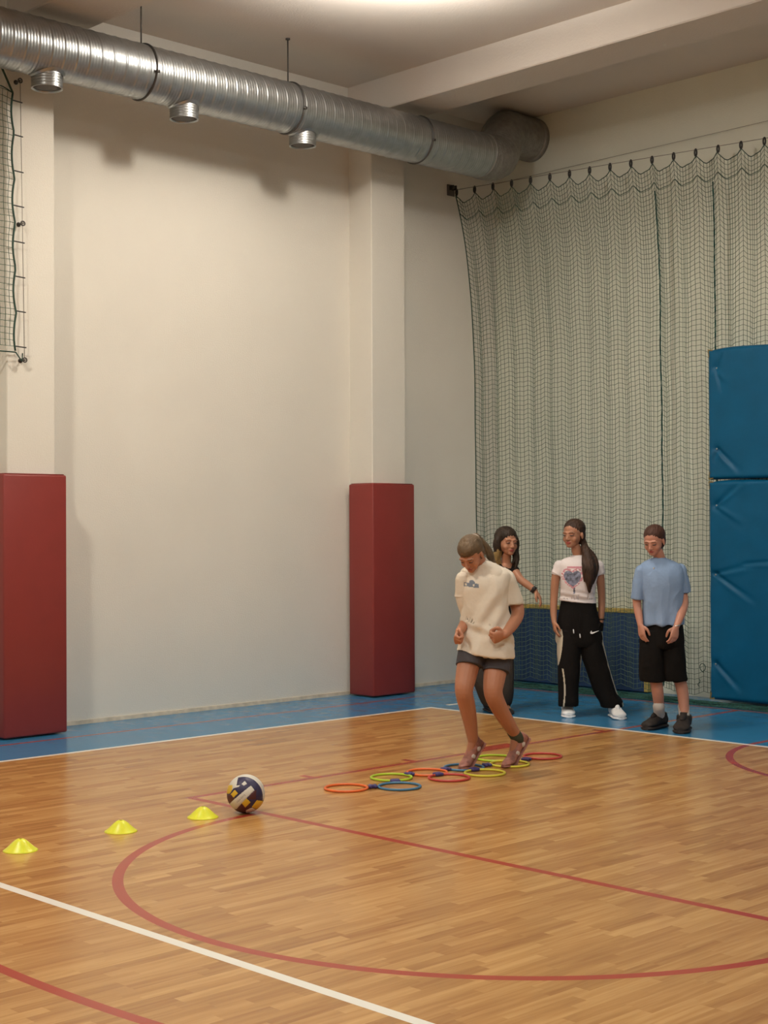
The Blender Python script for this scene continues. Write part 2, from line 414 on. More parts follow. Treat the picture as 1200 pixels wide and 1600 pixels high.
    # a loose curl of cord
    t = MB(); t.tube([np.array([-2.98+.045*math.cos(a)*(1-a*.03)+.01*a, .28, .30+.04*math.sin(a)])-O for a in np.linspace(-1.0, 4.4, 24)], .0035, 6)
    t.build('loose_cord', M['netdark'], root); t = MB()
    t.tube([np.array([-3.0+.012*math.sin(a*3), .28, .20-.03*a])-O for a in np.linspace(0, 2.2, 10)], .003, 6)
    t.build('loose_cord', M['netdark'], root)
    # wires
    wr = MB(); wr.tube([(XW+.03, topy(XW+.03)-.01, 4.90), (X1, topy(X1), 4.90)], .0028, 6); tag(wr.build('hanging_cable', M['cable']), 'steel cable the big net hangs from, stretched along its hooks', 'cable')
    wr = MB(); wr.tube([(XW+.02, YE-.03, 5.06), (X1+.1, YE-.03, 5.10)], .0022, 6); tag(wr.build('upper_wire', M['cable']), 'thin upper wire running above the big net along the end wall', 'cable')
    br = empty('cable_bracket', (XW, -.06, 4.9), label='small grey steel bracket on the wall at the upper left corner of the big net', cat='bracket')
    p = MB(); p.box((.006, 0, 0), V((.006, 0, 0)), V((0, .05, 0)), V((0, 0, .055))); p.build('wall_plate', M['zinc_in'], br, sm=False)
    p = MB(); p.box((.035, -.02, .02), V((.03, 0, 0)), V((0, .006, 0)), V((0, 0, .022))); p.box((.035, .02, .02), V((.03, 0, 0)), V((0, .006, 0)), V((0, 0, .022)))
    p.tube([(.045, -.03, .02), (.045, .03, .02)], .014, 10); p.build('pulley', M['hook'], br, sm=False)
end_net()
def side_net():
    root = empty('window_net', (-5.3, -6.5, 0), label='green cord net on the wall beside the left pillar, high at the photo edge', cat='net')
    O = np.array([-5.3, -6.5, 0]); Y1 = -5.17
    def P(u, s):                     # u = distance left of the right edge, s below the top
        k = s/.27; pull = .022*abs(math.sin(math.pi*s/.335+.35)) if u < .001 else .022*abs(math.sin(math.pi*s/.335+.35))*math.exp(-u/.1)
        return np.array([-5.30+.006*math.sin(u*9), Y1+.02*(s/2)-pull-u, 4.80-s+.012*noise.noise(V((u*4, s*4, 2)))+.02*math.sin(u*14)*math.exp(-s*2)])-O
    us = np.arange(0, 2.2, .045)
    link('net_mesh', net_mesh(P, us, np.arange(0, 1.93, .046), .0027), M['net'], root, sm=False)
    t = MB(); t.tube([P(0, s) for s in np.arange(0, 1.94, .04)], .0075, 6); t.build('side_rope', M['netdark'], root)
    t = MB(); t.tube([P(u, 1.93) for u in us], .0055, 6); t.tube([P(0, 1.93), P(-.05, 1.99), P(-.06, 1.93)], .005, 6); t.build('bottom_rope', M['netdark'], root)
    t = MB(); t.tube([P(0, 0), P(.05, -.07), P(.10, -.16), P(.18, -.22), P(.4, -.26), P(2.1, -.26)], .008, 6); t.tube([P(u, -.03*math.sin(min(u, .3)*5)) for u in us], .0045, 6); t.build('top_rope', M['netdark'], root)
    for k in range(8):
        s = .05+k*.262; c = P(0, s)+O
        h = MB(); h.tube([c-O, np.array([-5.30, -5.10+.012*k/3, c[2]-.005])-O], .005, 6, rcap=True)
        h.build('hook', M['hook'], root)
    w_ = MB(); w_.tube([(-5.30, -5.115, 4.90), (-5.30, -5.085, 2.83)], .0025, 6); tag(w_.build('vertical_cable', M['cable']), 'thin vertical cable holding the small net edge on the left pillar', 'cable')
    for z, y, L in ((4.905, -5.115, 'top'), (3.84, -5.095, 'middle'), (2.82, -5.082, 'bottom')):
        b = MB(); b.tube([(XP-.01, y, z), (-5.30, y, z)], .007, 8); b.tube([(-5.30, y+.016*math.cos(a), z+.016*math.sin(a)) for a in np.linspace(0, 2*math.pi, 13)[:-1]], .006, 6, closed=True)
        b.tube([(XP, y, z), (XP+.004, y, z)], .018, 10)
        tag(b.build('eye_bolt', M['zinc_dark']), 'dark eye bolt on the left pillar at the %s of the thin vertical cable' % L, 'bolt')
side_net()

# ---- low navy board along the end wall
def bumper():
    r = empty('dasher_board', (-4.6, .52, 0), label='low navy blue board with yellow edges standing behind the net', cat='board')
    link('panel', box_mesh(-.83, .84, -.015, .06, .01, .735, .004, 1), M['bumper'], r, sm=False)
    link('top_edge', box_mesh(-.83, .88, -.02, .065, .736, .775, .004, 1), M['bumpedge'], r, sm=False)
    link('side_edge', box_mesh(.841, .88, -.02, .065, .01, .735, .004, 1), M['bumpedge'], r, sm=False)
bumper()
# ---- two big blue mats fixed to the end wall
def wall_mat(z0, z1, screws, creases, label):
    XL, XRt = -2.878, -.9; YF, YB = .255, .335
    e = empty('gym_mat', ((XL+XRt)/2, .30, z0), label=label, cat='mat', group='blue wall mats')
    O = V(((XL+XRt)/2, .30, z0)); NX, NZ = 150, int((z1-z0)/.0135)
    vs = []; fs = []
    def disp(x, z):
        ed = min(x-XL, XRt-x, z-z0, z1-z)
        r = .03; y = (1-math.sqrt(max(0, 1-(1-min(ed, r)/r)**2)))*.035
        y -= .006*math.sin(x*3.1+z*1.3)*math.sin(z*2.2+.7)*min(1, ed/.1)
        for sx, sz in screws:
            d = math.hypot(x-sx, z-sz); y += .016*math.exp(-(d/.045)**2)
        for ax, az, bx, bz, h in creases:
            L = math.hypot(bx-ax, bz-az); tx, tz = (bx-ax)/L, (bz-az)/L
            t = ((x-ax)*tx+(z-az)*tz)/L
            if -.1 < t < 1.15:
                q = ((x-ax)*(-tz)+(z-az)*tx)
                env = max(0, min(1, (t+.1)*8))*max(0, 1.15-t)
                y += h*1.6*env*((q+.006)/.014)*math.exp(-((q)/(.016+.018*t))**2)*1.2
        y += .003*noise.noise(V((x*7, z*7, 4)))
        return YF+y
    for j in range(NZ+1):
        for i in range(NX+1):
            x = XL+(XRt-XL)*i/NX; z = z0+(z1-z0)*j/NZ
            zz = z + (.008*math.sin((x-XL)*6)+.018*math.exp(-(x-XL)/.05)*-1 if j == NZ else 0)
            vs.append(V((x, disp(x, z), zz))-O)
    W_ = NX+1
    for j in range(NZ):
        for i in range(NX): fs.append([j*W_+i, j*W_+i+1, (j+1)*W_+i+1, (j+1)*W_+i])
    rim = [i for i in range(W_)]+[j*W_+NX for j in range(1, NZ+1)]+[NZ*W_+i for i in range(NX-1, -1, -1)]+[j*W_ for j in range(NZ-1, 0, -1)]
    k = len(vs); vs += [V((vs[i].x, YB-O.y, vs[i].z)) for i in rim]
    for a in range(len(rim)):
        b = (a+1) % len(rim); fs.append([rim[b], rim[a], k+a, k+b])
    fs.append([k+a for a in range(len(rim))][::-1])
    o = link('mat_cover', mesh(vs, fs), M['mat'], e)
    for sx, sz in screws:
        b = MB(); b.ell((sx-O.x, YF+.014-O.y, sz-z0), V((.009, 0, 0)), V((0, 0, .009)), V((0, .004, 0)), 12); b.build('screw', M['zinc'], e)
    for cz, s in ((z0, 1), (z1, -1)):
        b = MB(); q = .004
        b.add([V((XL-q, YF+.012, cz+s*.0))-O, V((XL+.055, YF+.005, cz+s*.006))-O, V((XL+.01, YF+.003, cz+s*.075))-O, V((XL-q, YF+.075, cz+s*.07))-O, V((XL-q, YF+.075, cz))-O], [[0, 1, 2], [0, 2, 3, 4]])
        b.build('corner_foam', M['foam'], e, sm=False)
wall_mat(.035, 1.945, [(-2.80, 1.73), (-2.815, 1.125), (-2.82, .345)],
         [(-2.80, 1.73, -2.52, 1.93, .010), (-2.80, 1.72, -2.55, 1.57, -.006), (-2.815, 1.125, -2.45, .90, .011), (-2.81, 1.13, -2.45, 1.20, .007), (-2.82, .345, -2.58, .13, .011), (-2.5, 1.22, -1.9, 1.25, .006)],
         'lower of the two blue mats on the end wall, reaching down to the floor')
wall_mat(1.96, 3.10, [(-2.79, 2.93), (-2.795, 2.225)],
         [(-2.79, 2.93, -2.72, 3.06, .007), (-2.79, 2.90, -2.74, 2.70, .006), (-2.78, 2.88, -2.66, 2.78, -.004), (-2.795, 2.22, -2.58, 2.02, .013), (-2.80, 2.20, -2.84, 2.12, .006)],
         'upper of the two blue mats on the end wall, above the other mat')
#@@OBJECTS@@
# ================================================================== LOOSE THINGS ON THE FLOOR
M['cone'] = mat('yellow_plastic', (.86, .84, .045), .35, noise_col=(20, .05), sss=.25)
def cone_proto():
    prof = [(.084, .0), (.085, .002), (.079, .006), (.066, .016), (.052, .029), (.039, .0415), (.027, .051), (.017, .0565), (.010, .0585), (.008, .057), (.016, .0535), (.026, .0475), (.038, .038), (.051, .0255), (.065, .0125), (.078, .003)]
    rings = [[V((r*math.cos(a), r*math.sin(a), z)) for a in np.linspace(0, 2*math.pi, 49)[:-1]] for r, z in prof]
    t = MB(); t.rings(rings, False); return t.me('disc_cone')
cm = cone_proto(); cm.materials.append(M['cone']); smooth(cm)
for x, y, lb in ((-1.864, -7.157, 'yellow disc cone on the wood floor, nearest to the left photo edge'),
                 (-1.902, -6.548, 'yellow disc cone on the wood floor, middle of the row of three'),
                 (-1.902, -6.02, 'yellow disc cone on the wood floor, the one nearest to the ball')):
    o = bpy.data.objects.new('disc_cone', cm); COL.objects.link(o); o.location = (x, y, 0); tag(o, lb, 'cone', 'yellow disc cones')

HC = {'orange': (.80, .16, .035), 'red': (.52, .055, .045), 'blue': (.06, .20, .36), 'yellow': (.72, .66, .06), 'lime': (.42, .62, .03)}
for k, c in HC.items(): M['hoop_'+k] = mat(k+'_hoop_plastic', c, .35, noise_col=(8, .06))
M['clip'] = mat('purple_clip', (.055, .04, .17), .5, noise_col=(30, .1))
HO = [('orange', -1.988, -4.886, 'orange agility hoop flat on the floor, nearest to the ball'),
      ('blue', -1.800, -4.625, 'blue agility hoop between the orange one by the ball and the first lime one'),
      ('lime', -2.066, -4.432, 'lime agility hoop on the floor nearest to the ball, behind a blue hoop'),
      ('orange', -2.040, -4.140, 'orange agility hoop on the floor in the middle of the ladder, behind a red hoop'),
      ('red', -1.800, -4.190, 'red agility hoop in the middle of the ladder, left of a yellow one'),
      ('blue', -2.005, -3.835, 'blue agility hoop on the floor under the front foot of the jumping girl'),
      ('yellow', -1.765, -3.900, 'yellow agility hoop on the floor in front of the blue hoop the girl lands in'),
      ('yellow', -1.890, -3.520, 'yellow agility hoop around the rear foot of the jumping girl'),
      ('lime', -2.118, -3.405, 'lime agility hoop on the floor behind the feet of the jumping girl'),
      ('red', -1.945, -3.120, 'red agility hoop at the far end of the ladder, right of the jumping girl')]
hm = {}
for k in HC:
    t = MB(); R0 = .1265
    t.tube([(R0*math.cos(a), R0*math.sin(a), .0078) for a in np.linspace(0, 2*math.pi, 65)[:-1]], .0075, 10, closed=True)
    hm[k] = t.me('agility_hoop'); hm[k].materials.append(M['hoop_'+k]); smooth(hm[k])
for k, x, y, lb in HO:
    o = bpy.data.objects.new('agility_hoop', hm[k]); COL.objects.link(o); o.location = (x, y, 0); tag(o, lb, 'hoop', 'agility hoops of the ladder')
t = MB()
for s in (-1, 1):
    t.tube([V((-.020, s*.0155, .011)), V((.020, s*.0155, .011))], .0115, 10, rcap=True)
t.box((0, 0, .011), V((.018, 0, 0)), V((0, .012, 0)), V((0, 0, .0085)))
clipm = remesh(t.me('clip'), .0025, 1); clipm.materials.append(M['clip']); smooth(clipm)
for a, b, lb in ((0, 1, 'purple clip joining the orange hoop nearest the ball to a blue hoop'), (1, 2, 'purple clip joining the first blue hoop to the first lime hoop'),
                 (2, 3, 'purple clip joining the first lime hoop to the orange hoop in the middle'), (3, 4, 'purple clip joining the middle orange and red hoops'),
                 (3, 5, 'purple clip joining the middle orange hoop to the blue one under the foot'), (5, 6, 'purple clip joining the blue hoop under the foot to the nearer yellow hoop'),
                 (5, 7, 'purple clip between the blue hoop under the foot and the rear foot yellow hoop'), (7, 9, 'purple clip joining the yellow hoop at the rear foot to the last red hoop')):
    A = V((HO[a][1], HO[a][2], 0)); B = V((HO[b][1], HO[b][2], 0)); mid = (A+B)/2; d = B-A
    o = bpy.data.objects.new('hoop_clip', clipm); COL.objects.link(o); o.location = (mid.x, mid.y, .002); o.rotation_euler = (0, 0, math.atan2(d.y, d.x)+math.pi/2)
    o.scale = (1, max(1, d.length-.253+.024)/.031 if False else 1, 1); tag(o, lb, 'clip', 'clips between the agility hoops')

# ---- volleyball
M['b_navy'] = mat('ball_navy', (.028, .022, .075), .45, bump=(400, .1), noise_col=(9, .1))
M['b_maroon'] = mat('ball_dark_red', (.085, .018, .022), .45, bump=(400, .1), noise_col=(9, .1))
M['b_white'] = mat('ball_white', (.70, .67, .60), .45, bump=(400, .1), noise_col=(9, .04))
M['b_yellow'] = mat('ball_yellow', (.72, .46, .03), .45, bump=(400, .1), noise_col=(9, .06))
M['b_ink'] = mat('ball_print', (.30, .27, .25), .5, noise_col=(30, .1))
def inpoly(x, y, P):
    c = False; n_ = len(P)
    for i in range(n_):
        (x1, y1), (x2, y2) = P[i], P[i-1]
        if (y1 > y) != (y2 > y) and x < (x2-x1)*(y-y1)/(y2-y1)+x1: c = not c
    return c
def volleyball():
    R_ = .105; bm = bmesh.new(); bmesh.ops.create_icosphere(bm, subdivisions=6, radius=1)
    loc = V((-1.835, -5.775, R_))
    fwd = (CAMPOS-loc).normalized(); rt = V((CR.x, CR.y, 0)).normalized(); up = fwd.cross(rt).normalized()*1
    if up.z < 0: up = -up
    panel = [(-.86, -.55), (-.70, -.80), (-.44, -.80), (.53, .18), (.34, .42)]
    y1 = [(-.74, -.03), (-.51, .21), (-.33, .02), (-.57, -.20)]; y2 = [(-.14, -.49), (.12, -.24), (.33, -.44), (.04, -.72)]
    y3 = [(.64, -.34), (1.1, -.42), (1.0, -.75), (.56, -.82), (.38, -.68)]
    sq = [(-.16, .50), (.0, .66), (.14, .52), (-.04, .42)]
    ul = [(-1.1, .5), (-.3, 1.0), (-.38, .88), (-.43, .42), (-.22, .46), (-.30, .36), (-.60, .27), (-.80, .0), (-1.1, 0)]
    lr = [(.06, -.86), (.38, -.72), (.56, -.84), (.4, -1.2), (0, -1.2)]
    def pick(u, v):
        if inpoly(u, v, panel):
            for k in range(8):                     # the faint line of lettering on the white panel
                cu, cv = -.36+k*.055, -.42+k*.055*.93
                if abs((u-cu)*.72+(v-cv)*.69) < .016 and abs(-(u-cu)*.69+(v-cv)*.72) < (.045 if k % 3 else .03): return 4
            return 2
        if inpoly(u, v, y1) or inpoly(u, v, y2) or inpoly(u, v, y3): return 3
        if inpoly(u, v, sq): return 2
        if inpoly(u, v, ul): return 3 if (u < -.66 and v < .45) else 2
        if inpoly(u, v, lr): return 2
        if math.hypot(u+.10, v+.15) > 1.03 and v > -.36: return 2
        if u < -.55 and v < -.05 or (v < -.45 and u < .3) or (inpoly(u, v, [(.35, .0), (.62, .2), (.6, -.3), (.2, -.3)])): return 1
        return 0
    me = bpy.data.meshes.new('ball')
    seams = []
    for f in bm.faces:
        c = f.calc_center_median(); u, v, w_ = c.dot(rt), c.dot(up), c.dot(fwd)
        f.material_index = pick(u, v) if w_ > 0 else pick(-u, v)
    for v_ in bm.verts:
        u, v, w_ = v_.co.dot(rt), v_.co.dot(up), v_.co.dot(fwd)
        mi = {f.material_index for f in v_.link_faces if f.material_index != 4}
        v_.co = v_.co*(R_*(.985 if len(mi) > 1 else 1.0))
    bm.to_mesh(me); bm.free()
    tag(link('volleyball', me, [M['b_navy'], M['b_maroon'], M['b_white'], M['b_yellow'], M['b_ink']], loc=loc),
        'navy, white and yellow volleyball lying on the wood floor at the red lines', 'ball')
volleyball()

# ================================================================== PEOPLE
def skin(name, c): return mat(name, c, .5, bump=(300, .05), sss=.12, noise_col=(7, .05))
M['skin1'] = skin('skin_warm', (.46, .20, .115)); M['skin2'] = skin('skin_fair', (.45, .215, .14)); M['skin3'] = skin('skin_tan', (.42, .20, .12)); M['skin4'] = skin('skin_pink', (.50, .235, .165))
M['lips'] = mat('lips', (.36, .08, .07), .45, noise_col=(40, .1)); M['eye'] = mat('eye_dark', (.085, .045, .035), .3, noise_col=(40, .1))
M['brow'] = mat('eyebrow', (.20, .10, .06), .7, noise_col=(60, .1)); M['eyewhite'] = mat('eye_white', (.55, .5, .46), .3, noise_col=(40, .05))
def hairm(n_, c): return mat(n_, c, .55, spec=.3, bump=(60, .9, (1, 1, .12)), noise_col=(16, .35))
M['hair1'] = hairm('light_brown_hair', (.135, .088, .05)); M['hair2'] = hairm('dark_brown_hair', (.026, .015, .009)); M['hairtip'] = hairm('blonde_hair_ends', (.27, .18, .07))
M['hair3'] = hairm('brown_hair', (.040, .020, .012)); M['hair4'] = hairm('auburn_hair', (.062, .025, .016))
def cloth(n_, c, r=.85): return mat(n_, c, r, bump=(26, .35), noise_col=(5, .04), spec=.15)
M['tee1'] = cloth('cream_cotton', (.74, .66, .56)); M['print1'] = cloth('grey_blue_print', (.20, .23, .28))
M['shorts1'] = cloth('charcoal_jersey', (.075, .07, .08)); M['shoe1'] = mat('rose_beige_shoe', (.32, .13, .10), .6, noise_col=(28, .35)); M['shoe1w'] = mat('pale_shoe_patch', (.62, .54, .50), .6, noise_col=(30, .1))
M['sock1'] = cloth('olive_sock', (.07, .075, .05))
M['tank2'] = cloth('black_top', (.010, .008, .008)); M['trou2'] = cloth('dark_brown_trousers', (.045, .038, .034)); M['black'] = mat('black_rubber', (.018, .015, .015), .5, noise_col=(30, .2))
M['tee3'] = cloth('white_pink_cotton', (.72, .66, .67)); M['heart'] = mat('heart_print', (.16, .17, .24), .7, noise_col=(38, .75)); M['heartrim'] = cloth('pink_print', (.55, .25, .30))
M['trou3'] = cloth('black_track_trousers', (.008, .0065, .006)); M['stripe3'] = cloth('cream_stripe', (.52, .47, .38)); M['white'] = mat('white_leather', (.86, .86, .88), .5, noise_col=(20, .05))
M['tee4'] = cloth('light_blue_cotton', (.235, .335, .52)); M['short4'] = cloth('black_long_shorts', (.008, .0065, .006)); M['sock4'] = cloth('grey_white_sock', (.55, .51, .49)); M['shoe4'] = mat('dark_brown_suede', (.016, .010, .008), .75, noise_col=(30, .3))
M['sole4'] = mat('brown_rubber_sole', (.022, .014, .011), .6, noise_col=(30, .2)); M['silver'] = mat('silver', (.75, .72, .68), .25, metal=1, noise_col=(30, .05))
FPX = 2367.0
class Figure:
    """a person's local frame: x to the camera's right, y away from it, z up; at() turns sizes seen in the photo into metres at a depth"""
    def __init__(s, name_loc, depth, **k):
        s.depth = depth; p = s.gw(*name_loc); s.rz = math.atan2(CR.y, CR.x)
        s.e = empty('person', p, s.rz, **k); s.inv = (Matrix.Translation(p) @ Matrix.Rotation(s.rz, 4, 'Z')).inverted()
    def gw(s, px, py):
        d = CF*FPX+CR*(px-600)+CU*(800-py); t = -CAMPOS.z/d.z; return CAMPOS+d*t
    def g(s, px, py): return s.inv @ s.gw(px, py)
    def at(s, px, py, d=0):
        z = s.depth+d; return s.inv @ (CAMPOS+(CF*FPX+CR*(px-600)+CU*(800-py))*(z/FPX))
    def m(s, px, d=0): return px*(s.depth+d)/FPX
    def rings(s, rows, yaw=0, n=36, k=5, sq=2.3):
        """rows of (px, py, half width px, depth offset, half depth m[, tilt px]) -> smooth lofted rings"""
        rows = [tuple(r)+(0,)*(6-len(r)) for r in rows]; out = []
        S = V((math.cos(yaw), -math.sin(yaw), 0)); F = V((-math.sin(yaw), -math.cos(yaw), 0))
        for px, py, hw, d, hd, tl in cr(rows, k):
            c = s.at(px, py, d); Xv = S*s.m(max(hw, .5), d)-V((0, 0, s.m(tl, d))); Yv = F*max(hd, .004); r = []
            for i in range(n):
                a = 2*math.pi*i/n; ca, sa = math.cos(a), math.sin(a)
                q = (abs(ca)**sq+abs(sa)**sq)**(-1/sq); r.append(c+Xv*ca*q+Yv*sa*q)
            out.append(r)
        return out
def limb(t, pts, rad, k=6, n=16, mi=0):
    rows = [tuple(p)+(r,) for p, r in zip(pts, rad)]; o = cr(rows, k)
    t.tube([V(q[:3]) for q in o], [max(q[3], .003) for q in o], n, rcap=True)
def hand(t, wrist, d, pn, side, curl, k=1.0, spread=.05):
    """d: wrist to knuckles, pn: towards the palm, side: towards the thumb"""
    d = d.normalized(); side = (side-d*side.dot(d)).normalized(); pn = (pn-d*pn.dot(d)-side*pn.dot(side)).normalized()
    L = .080*k; rings = []
    for q, wd, th in ((-.012, .024, .017), (.0, .026, .018), (.25, .032, .018), (.6, .038, .017), (.9, .039, .015), (1.03, .034, .011)):
        c = wrist+d*(L*q)
        rings.append([c+side*(wd*k*math.cos(a))+pn*(th*k*math.sin(a)) for a in np.linspace(0, 2*math.pi, 17)[:-1]])
    t.rings(rings)
    for i, (o, ln) in enumerate(((.027, .066), (.009, .074), (-.009, .069), (-.026, .054))):
        ax = d.cross(pn); p = wrist+d*(L*(.92-.05*abs(i-1)))+side*(o*k); dd = (d+side*(o*spread*20)).normalized(); pts = [p]; cu = curl*(1+.08*i)
        for j, fr in enumerate((.45, .31, .24)):
            an = cu*(1.0 if j else .75); dd = (Matrix.Rotation(an, 3, ax) @ dd); pts.append(pts[-1]+dd*(ln*k*fr))
        limb(t, pts, [.0095*k, .0088*k, .008*k, .007*k], 3, 10)
    tb = wrist+d*(L*.22)+side*(.022*k)+pn*(.006*k); tm = tb+(d*.6+side*.75+pn*.25).normalized()*(.034*k)
    te = tm+(d*.9+side*(.25-.5*curl)+pn*(.2+.5*curl)).normalized()*(.028*k); tt = te+(d*.9-side*(.5*curl)+pn*(.2+.4*curl)).normalized()*(.022*k)
    limb(t, [tb, tm, te, tt], [.013*k, .0115*k, .0098*k, .008*k], 3, 10)
class Head:
    def __init__(s, c, F, up=(0, 0, 1), k=1.0):
        s.c = V(c); s.F = V(F).normalized(); u = V(up); s.U = (u-s.F*u.dot(s.F)).normalized(); s.S = s.F.cross(s.U)*-1; s.k = k
        # S points to the figure's own left
        s.S = s.U.cross(s.F)
    def p(s, f, u, q=0): return s.c+(s.F*f+s.U*u+s.S*q)*s.k
    def e(s, t, f, u, q, rf, ru, rq, n=20, mi=0): t.ell(s.p(f, u, q), s.F*rf*s.k, s.S*rq*s.k, s.U*ru*s.k, n, mi)
    def build(s, t, mouth=0):
        s.e(t, -.014, .030, 0, .093, .080, .077, 28); s.e(t, .020, -.016, 0, .067, .076, .065, 24)
        s.e(t, .038, -.056, 0, .043, .043, .050, 20); s.e(t, .062, -.084, 0, .021, .017, .026)
        for q in (-1, 1):
            s.e(t, .050, -.034, .034*q, .027, .028, .027); s.e(t, -.004, -.012, .078*q, .016, .027, .008)
            s.e(t, .0775, -.0035, .031*q, .010, .0075, .015, 12)
            limb(t, [s.p(.079, .017, .012*q), s.p(.081, .019, .031*q), s.p(.070, .015, .050*q)], [.0085, .0085, .006], 3, 8)
            s.e(t, .091, -.037, .009*q, .010, .008, .008, 10)
        limb(t, [s.p(.078, .014), s.p(.085, -.006), s.p(.095, -.024), s.p(.100, -.033), s.p(.092, -.040)], [.010, .009, .0095, .0105, .007], 3, 10)
        s.e(t, .0815, -.056, 0, .009, .006, .022, 12); s.e(t, .080, -.066, 0, .009, .0065, .018, 12)
        s.e(t, .069, -.075, 0, .012, .010, .022, 12)
    def paint(s, me):
        """lips, eyes and brows as face-coloured regions of the same skin surface"""
        inv = 1/s.k
        for f in me.polygons:
            v = (f.center-s.c)*inv; F_, U_, S_ = v.dot(s.F), v.dot(s.U), v.dot(s.S)
            if F_ < .055 or abs(S_) > .055 or U_ < -.1 or U_ > .05: continue
            a = abs(S_)
            if a < .023*(1-abs(U_+.061)/.018) and -.072 < U_ < -.051: f.material_index = 1
            elif abs(a-.031) < .014 and abs(U_+.004) < .0052*(1-((a-.031)/.0145)**2)**.5: f.material_index = 2
            elif .016 < a < .047 and abs(U_-.021+abs(a-.029)*.12) < .0032: f.material_index = 3
SKM = lambda k: [M[k], M['lips'], M['eye'], M['brow'], M['eyewhite']]
def body(fig, t, head, skinname, vox=.0042):
    me = remesh(t.me('body'), vox, 2); head.paint(me)
    return link('body', me, SKM(skinname), fig.e)
def ruffle(me, amp, sc, stretch=(1, 1, .45), seed=0, folds=None):
    """creases of a cloth: vertices pushed along their normals"""
    me.update(); co = []
    for v in me.vertices:
        p = v.co; q = V((p.x*sc*stretch[0], p.y*sc*stretch[1], p.z*sc*stretch[2]+seed))
        d = amp*noise.noise(q)+amp*.5*(1-2*abs(noise.noise(q*1.9)))
        if folds: d += folds(p)
        co.append(p+v.normal*d)
    for v, c in zip(me.vertices, co): v.co = c
    me.update()
def cover(me, bodyo, gap=.007, maxd=.05, skip=()):
    """cloth never sinks below the skin: its vertices are lifted just clear of the body"""
    from mathutils.bvhtree import BVHTree
    bm_ = bodyo.data; tr = BVHTree.FromPolygons([v.co for v in bm_.vertices], [tuple(p.vertices) for p in bm_.polygons])
    for v in me.vertices:
        c, n_, i_, d = tr.find_nearest(v.co, maxd+gap)
        if c is None: continue
        if any((c-a-(b-a)*max(0, min(1, (c-a).dot(b-a)/(b-a).length_squared))).length < r for a, b, r in skip): continue
        sd = (v.co-c).dot(n_); sd = d if sd > 0 else -d
        if sd < gap: v.co = c+n_*gap
    me.update()
def sleeve(t, pts, rad, n=28):
    rows = [tuple(p)+(r,) for p, r in zip(pts, rad)]; o = cr(rows, 6)
    d = V(o[0][:3])-V(o[1][:3]); d.normalize(); q0 = V(o[0][:3])+d*rad[0]*.6
    t.tube([q0]+[V(q[:3]) for q in o], [rad[0]*.6]+[q[3] for q in o], n)
def hair_cap(head, m_, fig, back=0, extra=None, grow=1.0, locks=()):
    t = MB(); g = grow
    head.e(t, -.0225, .043, 0, .0945*g, .081*g, .083*g, 30)
    head.e(t, -.042, -.006, 0, .064*g, .082*g, .0775*g, 24)
    if extra: extra(t)
    me = remesh(t.me('hair'), .0045, 1)
    for v in me.vertices: v.co += v.normal*.0016*math.sin((v.co-head.c).dot(head.S)*300+8*noise.noise(v.co*18))*.6
    o = link('hair', me, m_, fig.e); return o
def shoe(fig, pts, ups, side, widths, heights, m_, soleM, sole=.018, name='shoe'):
    """pts run heel to toe along the underside"""
    rows = [tuple(p)+tuple(u)+(w_, h_) for p, u, w_, h_ in zip(pts, ups, widths, heights)]
    R1 = []; R2 = []
    for q in cr(rows, 5):
        p = V(q[:3]); u = V(q[3:6]).normalized(); w_, h_ = max(q[6], .004), max(q[7], .008); T = None
        R1.append([p+side*(w_*(abs(math.cos(a))**.8*(1 if math.cos(a) > 0 else -1))*(1-.25*max(0, math.sin(a))))+u*(sole*.6+(h_-sole*.6)*(.5+.5*math.sin(a))) for a in np.linspace(0, 2*math.pi, 25)[:-1]])
        R2.append([p+side*((w_+.004)*(abs(math.cos(a))**.6*(1 if math.cos(a) > 0 else -1)))+u*(sole*(.5+.5*math.sin(a))) for a in np.linspace(0, 2*math.pi, 25)[:-1]])
    t = MB(); t.rings(R1); o = t.build(name, m_, fig.e)
    t = MB(); t.rings(R2); t.build('sole', soleM, o); return o
def flat_shoe(fig, heel, d, L, w_, h_, m_, soleM, laces=None, ankle=.1, sole=.024):
    d = V(d); d.z = 0; d.normalize(); side = V((-d.y, d.x, 0)); up = V((0, 0, 1)); heel = V((heel.x, heel.y, 0.0))
    fr = (0, .06, .28, .48, .72, .9, .985, 1.0)
    wd = (.30, .74, .80, .84, 1.0, .88, .5, .2); hh = (.75, 1.0, 1.08, .92, .68, .58, .45, .3)
    o = shoe(fig, [heel+d*(L*f) for f in fr], [up]*8, side, [w_*q for q in wd], [h_*q for q in hh], m_, soleM, sole)
    if laces:
        t = MB(); limb(t, [heel+d*(L*.60)+up*(h_*.80), heel+d*(L*.46)+up*(h_*.90), heel+d*(L*.40)+up*(h_*1.0)], [w_*.34, w_*.42, w_*.40]); tg = remesh(t.me('t'), .004, 1); link('tongue', tg, m_, o)
        t = MB(); c = heel+d*(L*.25); t.rings([[c+up*(h_*zz)+d*(q*w_*1.15*math.cos(a))+side*(q*w_*.92*math.sin(a)) for a in np.linspace(0, 2*math.pi, 29)[:-1]] for zz, q in ((.4, .9), (.7, 1.0), (.88, .98), (.98, .93), (1.0, .84), (.95, .74), (.7, .7))], False); t.build('collar', m_, o)
        t = MB()
        for i in range(4):
            f = .42+.075*i; z = h_*(1.0-.10*i)+.002; c = heel+d*(L*f)
            t.tube([c-side*w_*.42+up*(z-.016), c+up*z, c+side*w_*.42+up*(z-.016)], .003, 6)
        t.box(heel+d*(L*.38)+up*(h_*1.04), d*.02, side*w_*.38, (up+d*-.4).normalized()*.018)
        t.build('laces', laces, o)
    return o

